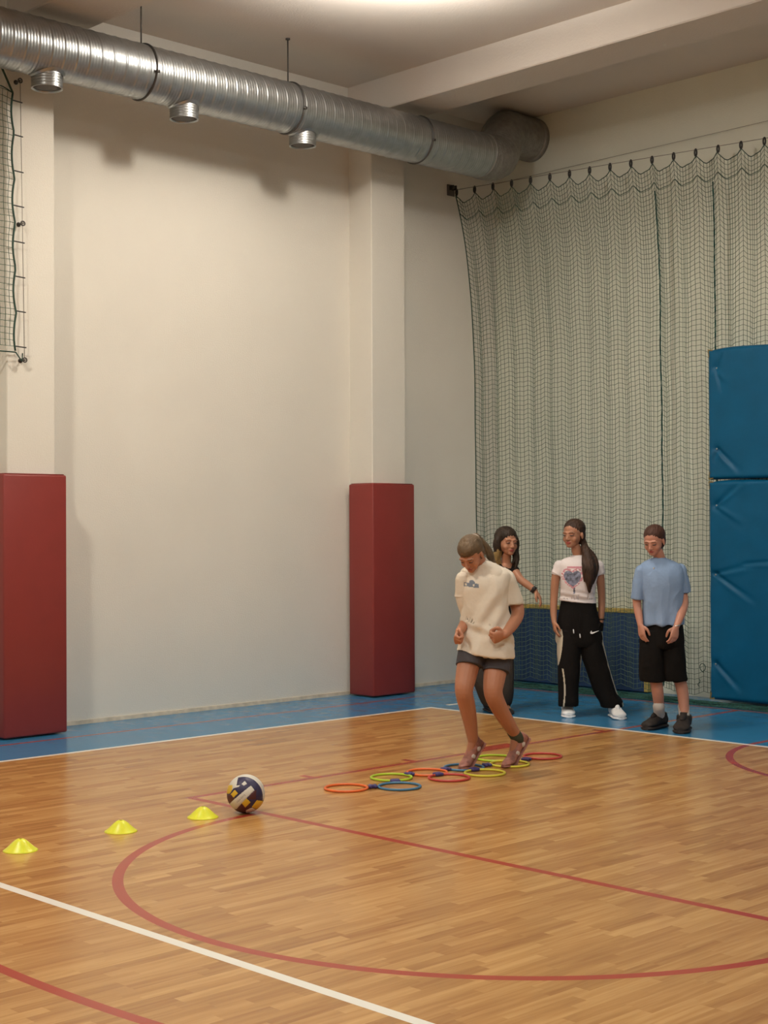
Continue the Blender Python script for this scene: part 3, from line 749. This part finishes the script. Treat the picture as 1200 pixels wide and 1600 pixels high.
# ---------------- the girl jumping through the hoops
def girl_jumping():
    g = Figure((766, 1201), 9.80, label='girl in oversized cream t-shirt and dark shorts, looking down, hopping through the hoops', cat='person')
    at = g.at; t = MB(); yaw = .40
    t.rings(g.rings([(752, 878, 13, -.03, .05), (757, 888, 26, -.02, .07), (758, 903, 34, -.01, .095), (760, 930, 31, -.01, .10), (762, 965, 27, 0, .09), (763, 990, 32, .01, .105), (762, 1010, 34, .02, .11), (761, 1020, 28, .02, .10)], yaw))
    h = Head(at(736, 866, -.10), (-.40, -.66, -.60), k=.97)
    limb(t, [at(758, 892, .0), at(752, 882, -.03), at(743, 872, -.06)], [.052, .047, .046])
    # arms, the near forearm comes forward, both hands closed
    limb(t, [at(790, 902, .02), at(802, 930, .04), at(809, 957, .02), at(800, 977, -.10), at(788, 992, -.21)], [.048, .046, .043, .038, .027])
    limb(t, [at(724, 905, -.02), at(724, 935, 0), at(731, 962, .03), at(724, 978, -.04), at(717, 988, -.10)], [.046, .043, .038, .034, .026])
    hand(t, at(789, 991, -.205), V((-.70, -.35, -.22)), V((-.35, .80, -.25)), V((.0, -.4, .9)), 1.45, 1.08)
    hand(t, at(718, 987, -.095), V((-.25, -.55, -.45)), V((.75, -.15, -.25)), V((-.1, -.7, .75)), 1.45, 1.05)
    # legs on tiptoe
    toeR = g.g(722, 1203); ballR = g.g(731, 1200); toeL = g.g(789, 1200); ballL = g.g(799, 1197)
    toeR.z = toeL.z = .02; ballR.z = ballL.z = .03
    aR = at(739, 1157, .02); hR = at(750, 1160, .06); aL = at(806, 1148, .10); hL = at(820, 1152, .15)
    limb(t, [at(743, 995, .0), at(735, 1025, -.04), at(728, 1058, -.10), at(725, 1080, -.13), at(730, 1104, -.07), at(735, 1130, -.02), aR], [.082, .078, .068, .058, .054, .045, .034])
    limb(t, [at(780, 1000, .0), at(777, 1030, -.04), at(772, 1062, -.10), at(771, 1084, -.12), at(781, 1108, -.05), at(794, 1130, .03), aL], [.084, .080, .070, .060, .054, .046, .035])
    limb(t, [aR, (aR*.5+ballR*.5)+V((.0, .0, .0)), ballR, toeR], [.032, .026, .018, .012]); limb(t, [aL, (aL*.5+ballL*.5), ballL, toeL], [.032, .026, .018, .012])
    limb(t, [aR, hR], [.030, .022]); limb(t, [aL, hL], [.030, .022])
    h.build(t); BO = body(g, t, h, 'skin1')
    def pony(t):
        limb(t, [h.p(-.100, .045), h.p(-.128, .052), at(759, 855, .0), at(765, 867, .02), at(770, 880, .06), at(780, 890, .12)], [.022, .020, .026, .027, .021, .008])
        h.e(t, .010, .060, 0, .078, .058, .072)
    hair_cap(h, M['hair1'], g, extra=pony)
    b = MB(); c0 = h.p(-.116, .050); ax = (h.p(-.14, .053)-h.p(-.09, .046)).normalized(); u = ax.cross(h.S).normalized()
    b.tube([c0+(h.S*math.cos(a)+u*math.sin(a))*.024 for a in np.linspace(0, 2*math.pi, 21)[:-1]], .006, 8, closed=True); b.build('hair_tie', M['shoe1w'], g.e)
    # t-shirt
    t = MB()
    t.rings(g.rings([(759, 880, 15, .0, .055), (759, 886, 30, .0, .078, 2), (758, 897, 39, .0, .105, 1), (757, 915, 38.5, -.01, .122), (758, 945, 36, -.01, .125), (761, 978, 39, -.005, .135, 2), (761, 1000, 43, -.01, .15, 4), (760, 1017, 44.5, -.02, .16, 6.5), (760, 1021, 44, -.02, .158, 7)], yaw, n=60))
    sleeve(t, [at(780, 898, .01), at(791, 908, .015), at(797, 925, .02), at(800, 944, .02)], [.062, .064, .062, .062]); sleeve(t, [at(733, 900, -.01), at(726, 908, -.01), at(723, 919, -.0), at(722, 933, .0)], [.055, .054, .052, .052])
    me = remesh(t.me('tee'), .0045, 3)
    cw = at(757, 985, -.12)
    def folds(p):
        q = g.at(0, 0, 0)
        z = p.z; s_ = .008*math.sin((p.x*1.5-(z-.95)*.8)*38)*math.exp(-((z-.97)/.13)**2)+.007*math.sin(p.x*34-z*22)*math.exp(-((z-1.12)/.10)**2)+.006*math.sin(p.x*55+z*10)*math.exp(-((z-.83)/.07)**2)
        s_ += .007*math.exp(-((z-.905+(p.x+.02)*.35)/.022)**2)-.007*math.exp(-((z-.865+(p.x+.02)*.35)/.022)**2)
        return s_ if p.y < .1 else s_*.4
    ruffle(me, .009, 7, seed=3, folds=folds); cover(me, BO, skip=[(at(809, 962, .0), at(788, 992, -.21), .075), (at(788, 992, -.21), at(770, 998, -.22), .08), (at(724, 975, -.04), at(712, 996, -.10), .055)])
    pc = at(737, 914, -.16)
    for f in me.polygons:
        c = f.center
        if f.normal.y < -.15:
            dx, dz = c.x-pc.x, c.z-pc.z+.12*(c.x-pc.x)
            if abs(dx) < .047 and abs(dz+.003) < .013 and (int((dx+.05)/.012) % 4 != 1 or abs(dz+.003) > .007): f.material_index = 1
            elif (dx-.006)**2+(dz-.012)**2 < .018**2 and dz > .008: f.material_index = 1
    TE = link('t_shirt', me, [M['tee1'], M['print1']], g.e)
    # shorts
    t = MB(); t.rings(g.rings([(762, 990, 34, .01, .115), (761, 1005, 38, .01, .13), (760, 1018, 39, .0, .13), (760, 1024, 30, .0, .11)], yaw))
    sleeve(t, [at(744, 1002, .0), at(737, 1022, -.05), at(734, 1040, -.08)], [.092, .088, .083]); sleeve(t, [at(779, 1005, .0), at(777, 1028, -.045), at(775, 1050, -.08)], [.094, .091, .086])
    me = remesh(t.me('shorts'), .0045, 2); ruffle(me, .004, 9, seed=8); cover(me, BO); cover(TE.data, link('shorts', me, M['shorts1'], g.e), .009, .07)
    # shoes bent on the ball of the foot
    def tiptoe(heel, ball, toe, sgn):
        fwd = V((toe.x-heel.x, toe.y-heel.y, 0)).normalized(); side = V((-fwd.y, fwd.x, 0)); d1 = (ball-heel).normalized(); u1 = side.cross(d1); u1 = u1 if u1.dot(fwd) > 0 else -u1
        up = V((0, 0, 1)); um = (u1+up).normalized(); b0 = V((ball.x, ball.y, 0)); t0 = V((toe.x, toe.y, 0))+fwd*.02
        hb = heel-u1*.03
        o = shoe(g, [hb-d1*.012, hb, hb.lerp(b0, .35), hb.lerp(b0, .7), b0-up*-.002, b0.lerp(t0, .55)+up*.002, t0+up*.003], [u1, u1, u1, (u1*2+up).normalized(), um, up, up], side,
                 [.018, .034, .035, .038, .044, .039, .014], [.06, .095, .092, .078, .066, .048, .026], M['shoe1'], M['shoe1'], .016)
        t = MB()
        for q in (-1, 1):
            for f_, r_ in ((.28, .020), (.62, .017)):
                t = MB(); t.ell(hb.lerp(b0, f_)+side*(q*.031)+u1*.040, d1*r_, u1*.019, side*.007, 14); t.build('side_panel', M['shoe1w'], o)
    tiptoe(hR, ballR, toeR, 1); tiptoe(hL, ballL, toeL, 1)
    t = MB(); limb(t, [at(801, 1142, .09), at(807, 1151, .10), at(811, 1157, .12)], [.041, .041, .038]); t.build('ankle_sock', M['sock1'], g.e)
    t = MB(); limb(t, [at(741, 1156, .03), at(744, 1162, .035)], [.037, .036]); t.build('ankle_sock', M['shoe1'], g.e)
girl_jumping()

# ---------------- the girl behind her, arm stretched out
def girl_behind():
    g = Figure((780, 1116), 12.62, label='long-haired girl in black sleeveless top behind the hopping girl, one arm stretched out', cat='person')
    at = g.at; t = MB(); yaw = -.45
    t.rings(g.rings([(792, 880, 9, .02, .045), (789, 886, 18, .02, .065), (786, 897, 21, .02, .08), (783, 915, 19, .02, .085), (779, 940, 16, .03, .075), (774, 965, 20, .04, .09), (771, 985, 22, .05, .10), (771, 995, 18, .05, .09)], yaw))
    h = Head(at(792, 847, -.02), (.42, -.90, -.03), k=1.06)
    limb(t, [at(790, 888, .02), at(791, 876, .01), at(791, 866, 0)], [.046, .042, .043])
    limb(t, [at(801, 889, .01), at(807, 897, -.04), at(814, 906, -.08), at(826, 915, -.11), at(836, 923, -.14)], [.040, .037, .032, .031, .023])
    limb(t, [at(774, 890, .03), at(764, 910, .06), at(758, 930, .08), at(757, 950, .0), at(756, 968, -.06)], [.040, .036, .031, .029, .022])
    hand(t, at(837, 924, -.142), V((.45, -.15, -.75)), V((-.6, -.4, .1)), V((-.3, -.8, .2)), .35, .95)
    hand(t, at(756, 968, -.06), V((0, -.2, -1)), V((1, 0, 0)), V((0, -1, 0)), .4, .95)
    A1 = g.g(766, 1111); A2 = g.g(788, 1113); A1.z = A2.z = .07
    limb(t, [at(762, 985, .05), at(756, 1020, .0), at(752, 1056, -.05), at(760, 1085, .0), A1], [.08, .068, .052, .048, .032]); limb(t, [at(783, 985, .05), at(787, 1020, .02), at(790, 1056, -.02), at(789, 1085, .0), A2], [.08, .068, .052, .048, .032])
    limb(t, [A1, A1+V((.02, -.10, -.035))], [.03, .022]); limb(t, [A2, A2+V((.03, -.10, -.035))], [.03, .022])
    h.build(t); BO = body(g, t, h, 'skin3', .0045)
    def locks(t):
        for q, bx, by in ((-1, 775, 888), (-1, 779, 893), (-1, 772, 880), (1, 806, 885), (1, 804, 893), (1, 801, 880), (-1, 783, 884)):
            e_ = at(bx, by, -.05 if q > 0 else -.02)
            a0 = h.p(-.01, .075, .045*q); a1 = h.p(-.01, .0, .082*q); a2 = h.p(-.01, -.07, .080*q); mid = (a2+e_)/2+V((.012*q, 0, 0))
            limb(t, [a0, a1, a2, mid, e_], [.030, .034, .030, .024, .008])
        h.e(t, -.045, -.045, 0, .062, .085, .075, 20)
    o = hair_cap(h, [M['hair2'], M['hairtip']], g, extra=locks, grow=1.04)
    zt = at(780, 868, 0).z; nx = at(781, 868, 0).x
    for f in o.data.polygons:
        c = f.center
        if c.x < nx+.015 and c.z < zt+.05+.05*noise.noise(c*30): f.material_index = 1
    t = MB(); t.rings(g.rings([(791, 890, 12, .015, .075), (788, 897, 19, .015, .092), (785, 912, 20, .015, .10), (781, 940, 18, .025, .09), (776, 962, 22, .035, .105), (775, 968, 22, .035, .10)], yaw))
    for x_ in (783, 799): limb(t, [at(x_, 897, -.05), at(x_, 887, -.01), at(x_+1, 885, .03), at(x_, 897, .08)], [.012, .010, .010, .012])
    me = remesh(t.me('top'), .005, 2); ruffle(me, .004, 9, seed=2); cover(me, BO); link('sleeveless_top', me, M['tank2'], g.e)
    t = MB(); t.rings(g.rings([(776, 958, 20, .04, .10), (773, 980, 24, .045, .115), (773, 1000, 24, .045, .115), (773, 1008, 18, .04, .10)], yaw))
    limb(t, [at(763, 985, .05), at(757, 1020, .0), at(754, 1056, -.04), at(763, 1085, .0), A1+V((0, 0, .03))], [.088, .083, .080, .078, .074]); limb(t, [at(784, 985, .05), at(787, 1020, .02), at(789, 1056, -.01), at(789, 1085, .0), A2+V((0, 0, .03))], [.088, .082, .078, .072, .068])
    me = remesh(t.me('trousers'), .005, 2); ruffle(me, .008, 6, seed=5); cover(me, BO); link('trousers', me, M['trou2'], g.e)
    for A in (A1, A2): flat_shoe(g, V((A.x-.03, A.y+.06, 0)), (.3, -1, 0), .24, .045, .075, M['black'], M['black'])
    t = MB(); c = at(834, 921.5, -.136); ax = V((.75, -.2, -.55)).normalized(); u = ax.cross(V((0, 0, 1))).normalized(); w_ = ax.cross(u)
    t.rings([[c+ax*q+(u*math.cos(a)+w_*math.sin(a))*.031 for a in np.linspace(0, 2*math.pi, 21)[:-1]] for q in (-.014, .014)]); o = t.build('wristwatch', M['black'], g.e)
    t = MB(); t.ell(c-V((0, .03, 0))+V((0, 0, .01)), V((.019, 0, 0)), V((0, 0, .019)), V((0, .008, 0)), 14); t.build('watch_case', M['black'], o)
girl_behind()

# ---------------- the girl in wide black track trousers
def girl_ponytail():
    g = Figure((922, 1119), 12.40, label='smiling girl with long ponytail, white heart-print t-shirt and wide black trousers', cat='person')
    at = g.at; t = MB(); yaw = .12
    t.rings(g.rings([(904, 869, 9, 0, .045), (904, 876, 26, 0, .062), (904, 885, 29, -.01, .085), (904, 905, 26, -.01, .095), (904, 930, 24, 0, .08), (904, 945, 26, .0, .085), (904, 975, 31, .01, .10), (904, 1000, 31, .01, .105), (904, 1008, 26, .01, .09)], yaw))
    h = Head(at(896, 835, -.01), (-.62, -.78, -.05), k=1.05)
    limb(t, [at(904, 880, .01), at(903, 868, .0), at(900, 856, .0)], [.046, .041, .043])
    limb(t, [at(874, 884, 0), at(868, 905, .0), at(866, 930, .01), at(865, 953, .0), at(866, 973, -.03)], [.040, .036, .031, .029, .021])
    limb(t, [at(935, 884, .01), at(938, 905, .02), at(940, 930, .03), at(940, 952, .02), at(939, 972, .0)], [.040, .036, .031, .029, .021])
    hand(t, at(866, 972, -.03), V((.12, -.15, -1)), V((.9, .1, .1)), V((.1, -1, 0)), .32, .95); hand(t, at(939, 971, .0), V((-.08, -.1, -1)), V((-.9, .2, 0)), V((-.2, -1, 0)), .4, .95)
    aL = g.g(886, 1117); aR = g.g(960, 1120); aL.z = aR.z = .07
    limb(t, [at(890, 1000, .01), at(890, 1040, -.02), at(889, 1065, -.02), at(887, 1090, .0), aL], [.088, .064, .050, .046, .031]); limb(t, [at(919, 1000, .01), at(930, 1040, -.02), at(938, 1062, -.02), at(950, 1090, .0), aR], [.088, .064, .050, .046, .031])
    limb(t, [aL, aL+V((.0, -.12, -.035))], [.03, .022]); limb(t, [aR, aR+V((.02, -.12, -.035))], [.03, .022])
    h.build(t); BO = body(g, t, h, 'skin3', .0045)
    def pony(t):
        limb(t, [h.p(-.085, .02), h.p(-.115, -.005), at(913, 852, -.02), at(917, 866, -.08), at(922, 885, -.13), at(921, 905, -.14), at(921, 925, -.13)], [.024, .022, .028, .040, .046, .038, .010])
        limb(t, [at(915, 856, -.02), at(927, 872, -.05), at(930, 890, -.10), at(926, 912, -.12)], [.025, .030, .030, .010]); limb(t, [at(914, 862, -.06), at(914, 885, -.135), at(913, 908, -.14)], [.025, .026, .008])
    hair_cap(h, M['hair3'], g, extra=pony)
    t = MB()
    t.rings(g.rings([(904, 871, 11, 0, .05), (904, 875, 25, .0, .066), (904, 882, 31, 0, .086), (904, 900, 29.5, -.01, .105), (903, 918, 27, -.01, .105), (902, 934, 27, .0, .098, 2), (902, 940, 27, .0, .098, 2.5)], yaw, n=60))
    sleeve(t, [at(883, 883, .0), at(876, 888, .0), at(870, 898, .0)], [.046, .050, .052]); sleeve(t, [at(926, 882, .0), at(932, 887, .01), at(937, 897, .015)], [.046, .050, .050])
    me = remesh(t.me('tee'), .0042, 2)
    def folds(p): return .005*math.sin(p.z*105+p.x*22)*math.exp(-((p.z-.98)/.05)**2)
    ruffle(me, .004, 10, seed=1, folds=folds); cover(me, BO)
    hc = at(895, 905, -.11)
    for f in me.polygons:
        c = f.center
        if f.normal.y < 0:
            x_, y_ = (c.x-hc.x)/.076, (c.z-hc.z)/.076+.1; v_ = (x_*x_+y_*y_-.55)**3-x_*x_*y_**3*1.2
            if v_ < 0: f.material_index = 1
            elif (x_*x_+y_*y_-.95)**3-x_*x_*y_**3*1.2 < 0: f.material_index = 2 if noise.noise(c*60) > -.1 else 0
            elif abs(x_-.15) < .10+.05*noise.noise(c*80) and -1.45 < y_ < -.8: f.material_index = 1
            elif abs(y_-1.35) < .10 and abs(x_-.2) < .75: f.material_index = 2
    TE = link('t_shirt', me, [M['tee3'], M['heart'], M['heartrim']], g.e)
    # trousers
    t = MB(); t.rings(g.rings([(903, 937, 26, .01, .082), (903, 948, 28.5, .01, .095), (904, 978, 34, .01, .115), (905, 1000, 36, .01, .12), (905, 1010, 30, .01, .11)], yaw))
    t.rings(g.rings([(889, 985, 17, .01, .10), (890, 1010, 18.5, .0, .105), (889, 1045, 17, -.01, .10), (888, 1080, 16, -.01, .10), (888, 1096, 16, -.01, .105), (888, 1103, 15.5, -.01, .10)], yaw))
    t.rings(g.rings([(920, 985, 18, .01, .10), (924, 1010, 19, .0, .105), (934, 1045, 18, -.02, .10), (945, 1080, 18, -.02, .10), (954, 1096, 18.5, -.02, .11), (956, 1104, 18, -.02, .105)], yaw))
    me = remesh(t.me('trousers'), .0048, 2); ruffle(me, .007, 6, seed=11); cover(me, BO)
    def cx(px, py): return at(px, py, 0).x
    for f in me.polygons:
        c = f.center; z = c.z; 
        if z < .72:
            xl = cx(871.5, 1000)+.0; t_ = (.72-z)/.72
            if c.x < cx(868+9*min(1, max(0, (z-.36)/.3)), 1000)+.012*math.sin((.7-z)*9) and z > .40 and f.normal.y < .3: f.material_index = 1
            if z <= .40:
                e1 = cx(877+3*math.sin((.40-z)*9), 1050)
                if abs(c.x-e1) < .006 and f.normal.y < .2: f.material_index = 1
        if c.x > cx(905, 1000) and z < .70 and f.normal.x > .86 and f.normal.y < .15 and f.normal.y > -.5: f.material_index = 1
    cover(TE.data, link('trousers', me, [M['trou3'], M['stripe3']], g.e), .006, .04)
    for px, py in ((896, 985), (906, 992)):
        t = MB(); limb(t, [at(px, 950, -.125), at(px, py, -.135)], [.0022, .0022], 2, 6); t.build('drawstring', M['trou3'], g.e)
        t = MB(); limb(t, [at(px, py-1, -.137), at(px+.5, py+4, -.138)], [.0045, .0045], 2, 8); t.build('drawstring_end', M['white'], g.e)
    c = at(929, 988, -.125); sw = [(-.034, -.002), (-.030, -.012), (-.016, -.013), (.036, .012), (-.010, .000), (-.022, .002), (-.024, .012)]
    vs = [c+V((x_, .0, z_)) for x_, z_ in sw]+[c+V((x_, .02, z_)) for x_, z_ in sw]; n_ = len(sw)
    link('sports_logo', mesh(vs, [list(range(n_)), list(range(n_, 2*n_))[::-1]]+[[i, (i+1) % n_, n_+(i+1) % n_, n_+i] for i in range(n_)]), M['white'], g.e, sm=False)
    for A, d in ((aL, (-.05, -1, 0)), (aR, (.12, -1, 0))): flat_shoe(g, V((A.x-d[0]*.06, A.y+.05, 0)), d, .265, .056, .108, M['white'], M['white'], M['white'])
    t = MB(); c = at(940, 967, .0); t.tube([c+V((.027*math.cos(a), .024*math.sin(a), .002*math.sin(a))) for a in np.linspace(0, 2*math.pi, 21)[:-1]], .0055, 8, closed=True); t.build('wristband', M['black'], g.e)
girl_ponytail()

# ---------------- the girl in the light blue shirt
def girl_blue():
    g = Figure((1043, 1139), 11.60, label='girl in light blue t-shirt and long black shorts standing beside the blue mats', cat='person')
    at = g.at; t = MB(); yaw = .22
    t.rings(g.rings([(1029, 873, 10, 0, .048), (1031, 881, 27, 0, .066), (1032, 892, 32, -.01, .09), (1033, 915, 29, -.01, .10), (1034, 945, 26, 0, .09), (1034, 975, 31, .01, .105), (1034, 1000, 33, .01, .11), (1034, 1010, 28, .01, .10)], yaw))
    h = Head(at(1022, 845, -.04), (-.50, -.78, -.32), k=.98)
    limb(t, [at(1032, 884, .01), at(1031, 873, -.0), at(1027, 862, -.015)], [.050, .043, .044])
    limb(t, [at(1002, 892, 0), at(997, 915, .0), at(995, 940, .01), at(998, 960, -.02), at(1001, 978, -.06)], [.042, .038, .032, .030, .022])
    limb(t, [at(1063, 890, .01), at(1065, 915, .03), at(1069, 943, -.04), at(1063, 963, -.13), at(1056, 981, -.195)], [.042, .038, .033, .031, .022])
    hand(t, at(1001, 977, -.06), V((.12, -.2, -1)), V((.8, .4, 0)), V((.5, -.9, 0)), .28, 1.0); hand(t, at(1056, 980, -.195), V((-.22, -.15, -1)), V((-.3, .6, 0)), V((-.9, -.5, 0)), .42, 1.0)
    aL = g.g(1031, 1137); aR = g.g(1070, 1141); aL.z = aR.z = .08
    limb(t, [at(1018, 1000, .01), at(1021, 1035, -.0), at(1024, 1058, -.01), at(1028, 1085, .0), aL], [.09, .066, .050, .045, .032]); limb(t, [at(1050, 1000, .01), at(1055, 1035, .0), at(1061, 1058, .0), at(1067, 1085, .0), aR], [.09, .066, .050, .045, .032])
    limb(t, [aL, aL+V((-.03, -.04, -.03))], [.03, .022]); limb(t, [aR, aR+V((-.01, -.05, -.03))], [.03, .022])
    h.build(t); BO = body(g, t, h, 'skin4', .0042)
    def bun(t): limb(t, [h.p(-.095, .03), h.p(-.125, .01), h.p(-.120, -.04), h.p(-.105, -.08)], [.024, .026, .022, .008])
    hair_cap(h, M['hair4'], g, extra=bun)
    t = MB()
    t.rings(g.rings([(1031, 874, 13, 0, .055), (1031, 878, 21, .0, .066), (1032, 885, 31, 0, .088), (1034, 903, 34, -.01, .115), (1035, 930, 31.5, -.01, .115), (1036, 955, 31.5, .0, .12), (1036, 972, 32, .0, .125), (1036, 976, 31.5, .0, .122)], yaw, n=60))
    sleeve(t, [at(1009, 891, .0), at(1001, 904, .0), at(998, 919, .0), at(996, 936, .005)], [.050, .051, .049, .049]); sleeve(t, [at(1054, 888, .0), at(1062, 900, .005), at(1065, 912, .01), at(1067, 926, .01)], [.052, .056, .058, .058])
    me = remesh(t.me('tee'), .0045, 2)
    def folds(p): return .009*math.sin(p.x*62+math.sin(p.z*5))*max(0, min(1, (1.02-p.z)/.25))*(1 if p.z > .6 else 0)
    ruffle(me, .008, 8, seed=4, folds=folds); cover(me, BO, skip=[(at(1068, 950, -.05), at(1048, 1000, -.2), .08), (at(996, 950, 0), at(1003, 992, -.07), .07)]); TE = link('t_shirt', me, M['tee4'], g.e)
    t = MB(); t.rings(g.rings([(1036, 966, 28, .01, .10), (1035, 985, 33, .01, .12), (1034, 1005, 35, .01, .125), (1034, 1012, 30, .01, .115)], yaw))
    t.rings(g.rings([(1019, 985, 17, .01, .10), (1018, 1015, 19, .0, .108), (1018, 1048, 19.5, -.0, .105), (1019, 1062, 19.5, -.0, .10), (1019, 1064, 18, 0, .095)], yaw)); t.rings(g.rings([(1049, 985, 17, .01, .10), (1051, 1015, 18.5, .0, .108), (1053, 1048, 18.5, .0, .105), (1055, 1061, 18.5, .0, .10), (1055, 1063, 17, 0, .095)], yaw))
    me = remesh(t.me('shorts'), .0048, 2); ruffle(me, .006, 6, seed=7); cover(me, BO); cover(TE.data, link('long_shorts', me, M['short4'], g.e), .006, .04)
    for A, k in ((aL, 0), (aR, 1)):
        t = MB(); top = at(1029, 1103, .02) if k == 0 else at(1068, 1103, 0); limb(t, [top, (top+A)/2, A+V((0, 0, -.01))], [.045, .043, .040]); t.build('sock', M['sock4'], g.e)
    flat_shoe(g, V((aL.x+.05, aL.y+.06, 0)), (-.62, -.70, 0), .29, .058, .118, M['shoe4'], M['sole4'], M['shoe4'], sole=.03); flat_shoe(g, V((aR.x+.02, aR.y+.07, 0)), (-.34, -1, 0), .30, .064, .118, M['shoe4'], M['sole4'], M['shoe4'], sole=.03)
    t = MB(); c = at(1057, 977.5, -.188); t.tube([c+V((.027*math.cos(a), .025*math.sin(a), .006*math.cos(a))) for a in np.linspace(0, 2*math.pi, 21)[:-1]], .004, 8, closed=True); t.build('bracelet', M['silver'], g.e)
    t = MB(); t.ell(at(1021.5, 888, -.128), V((.008, 0, 0)), V((0, 0, .008)), V((0, .008, 0)), 10); t.build('pendant', M['silver'], g.e)
girl_blue()
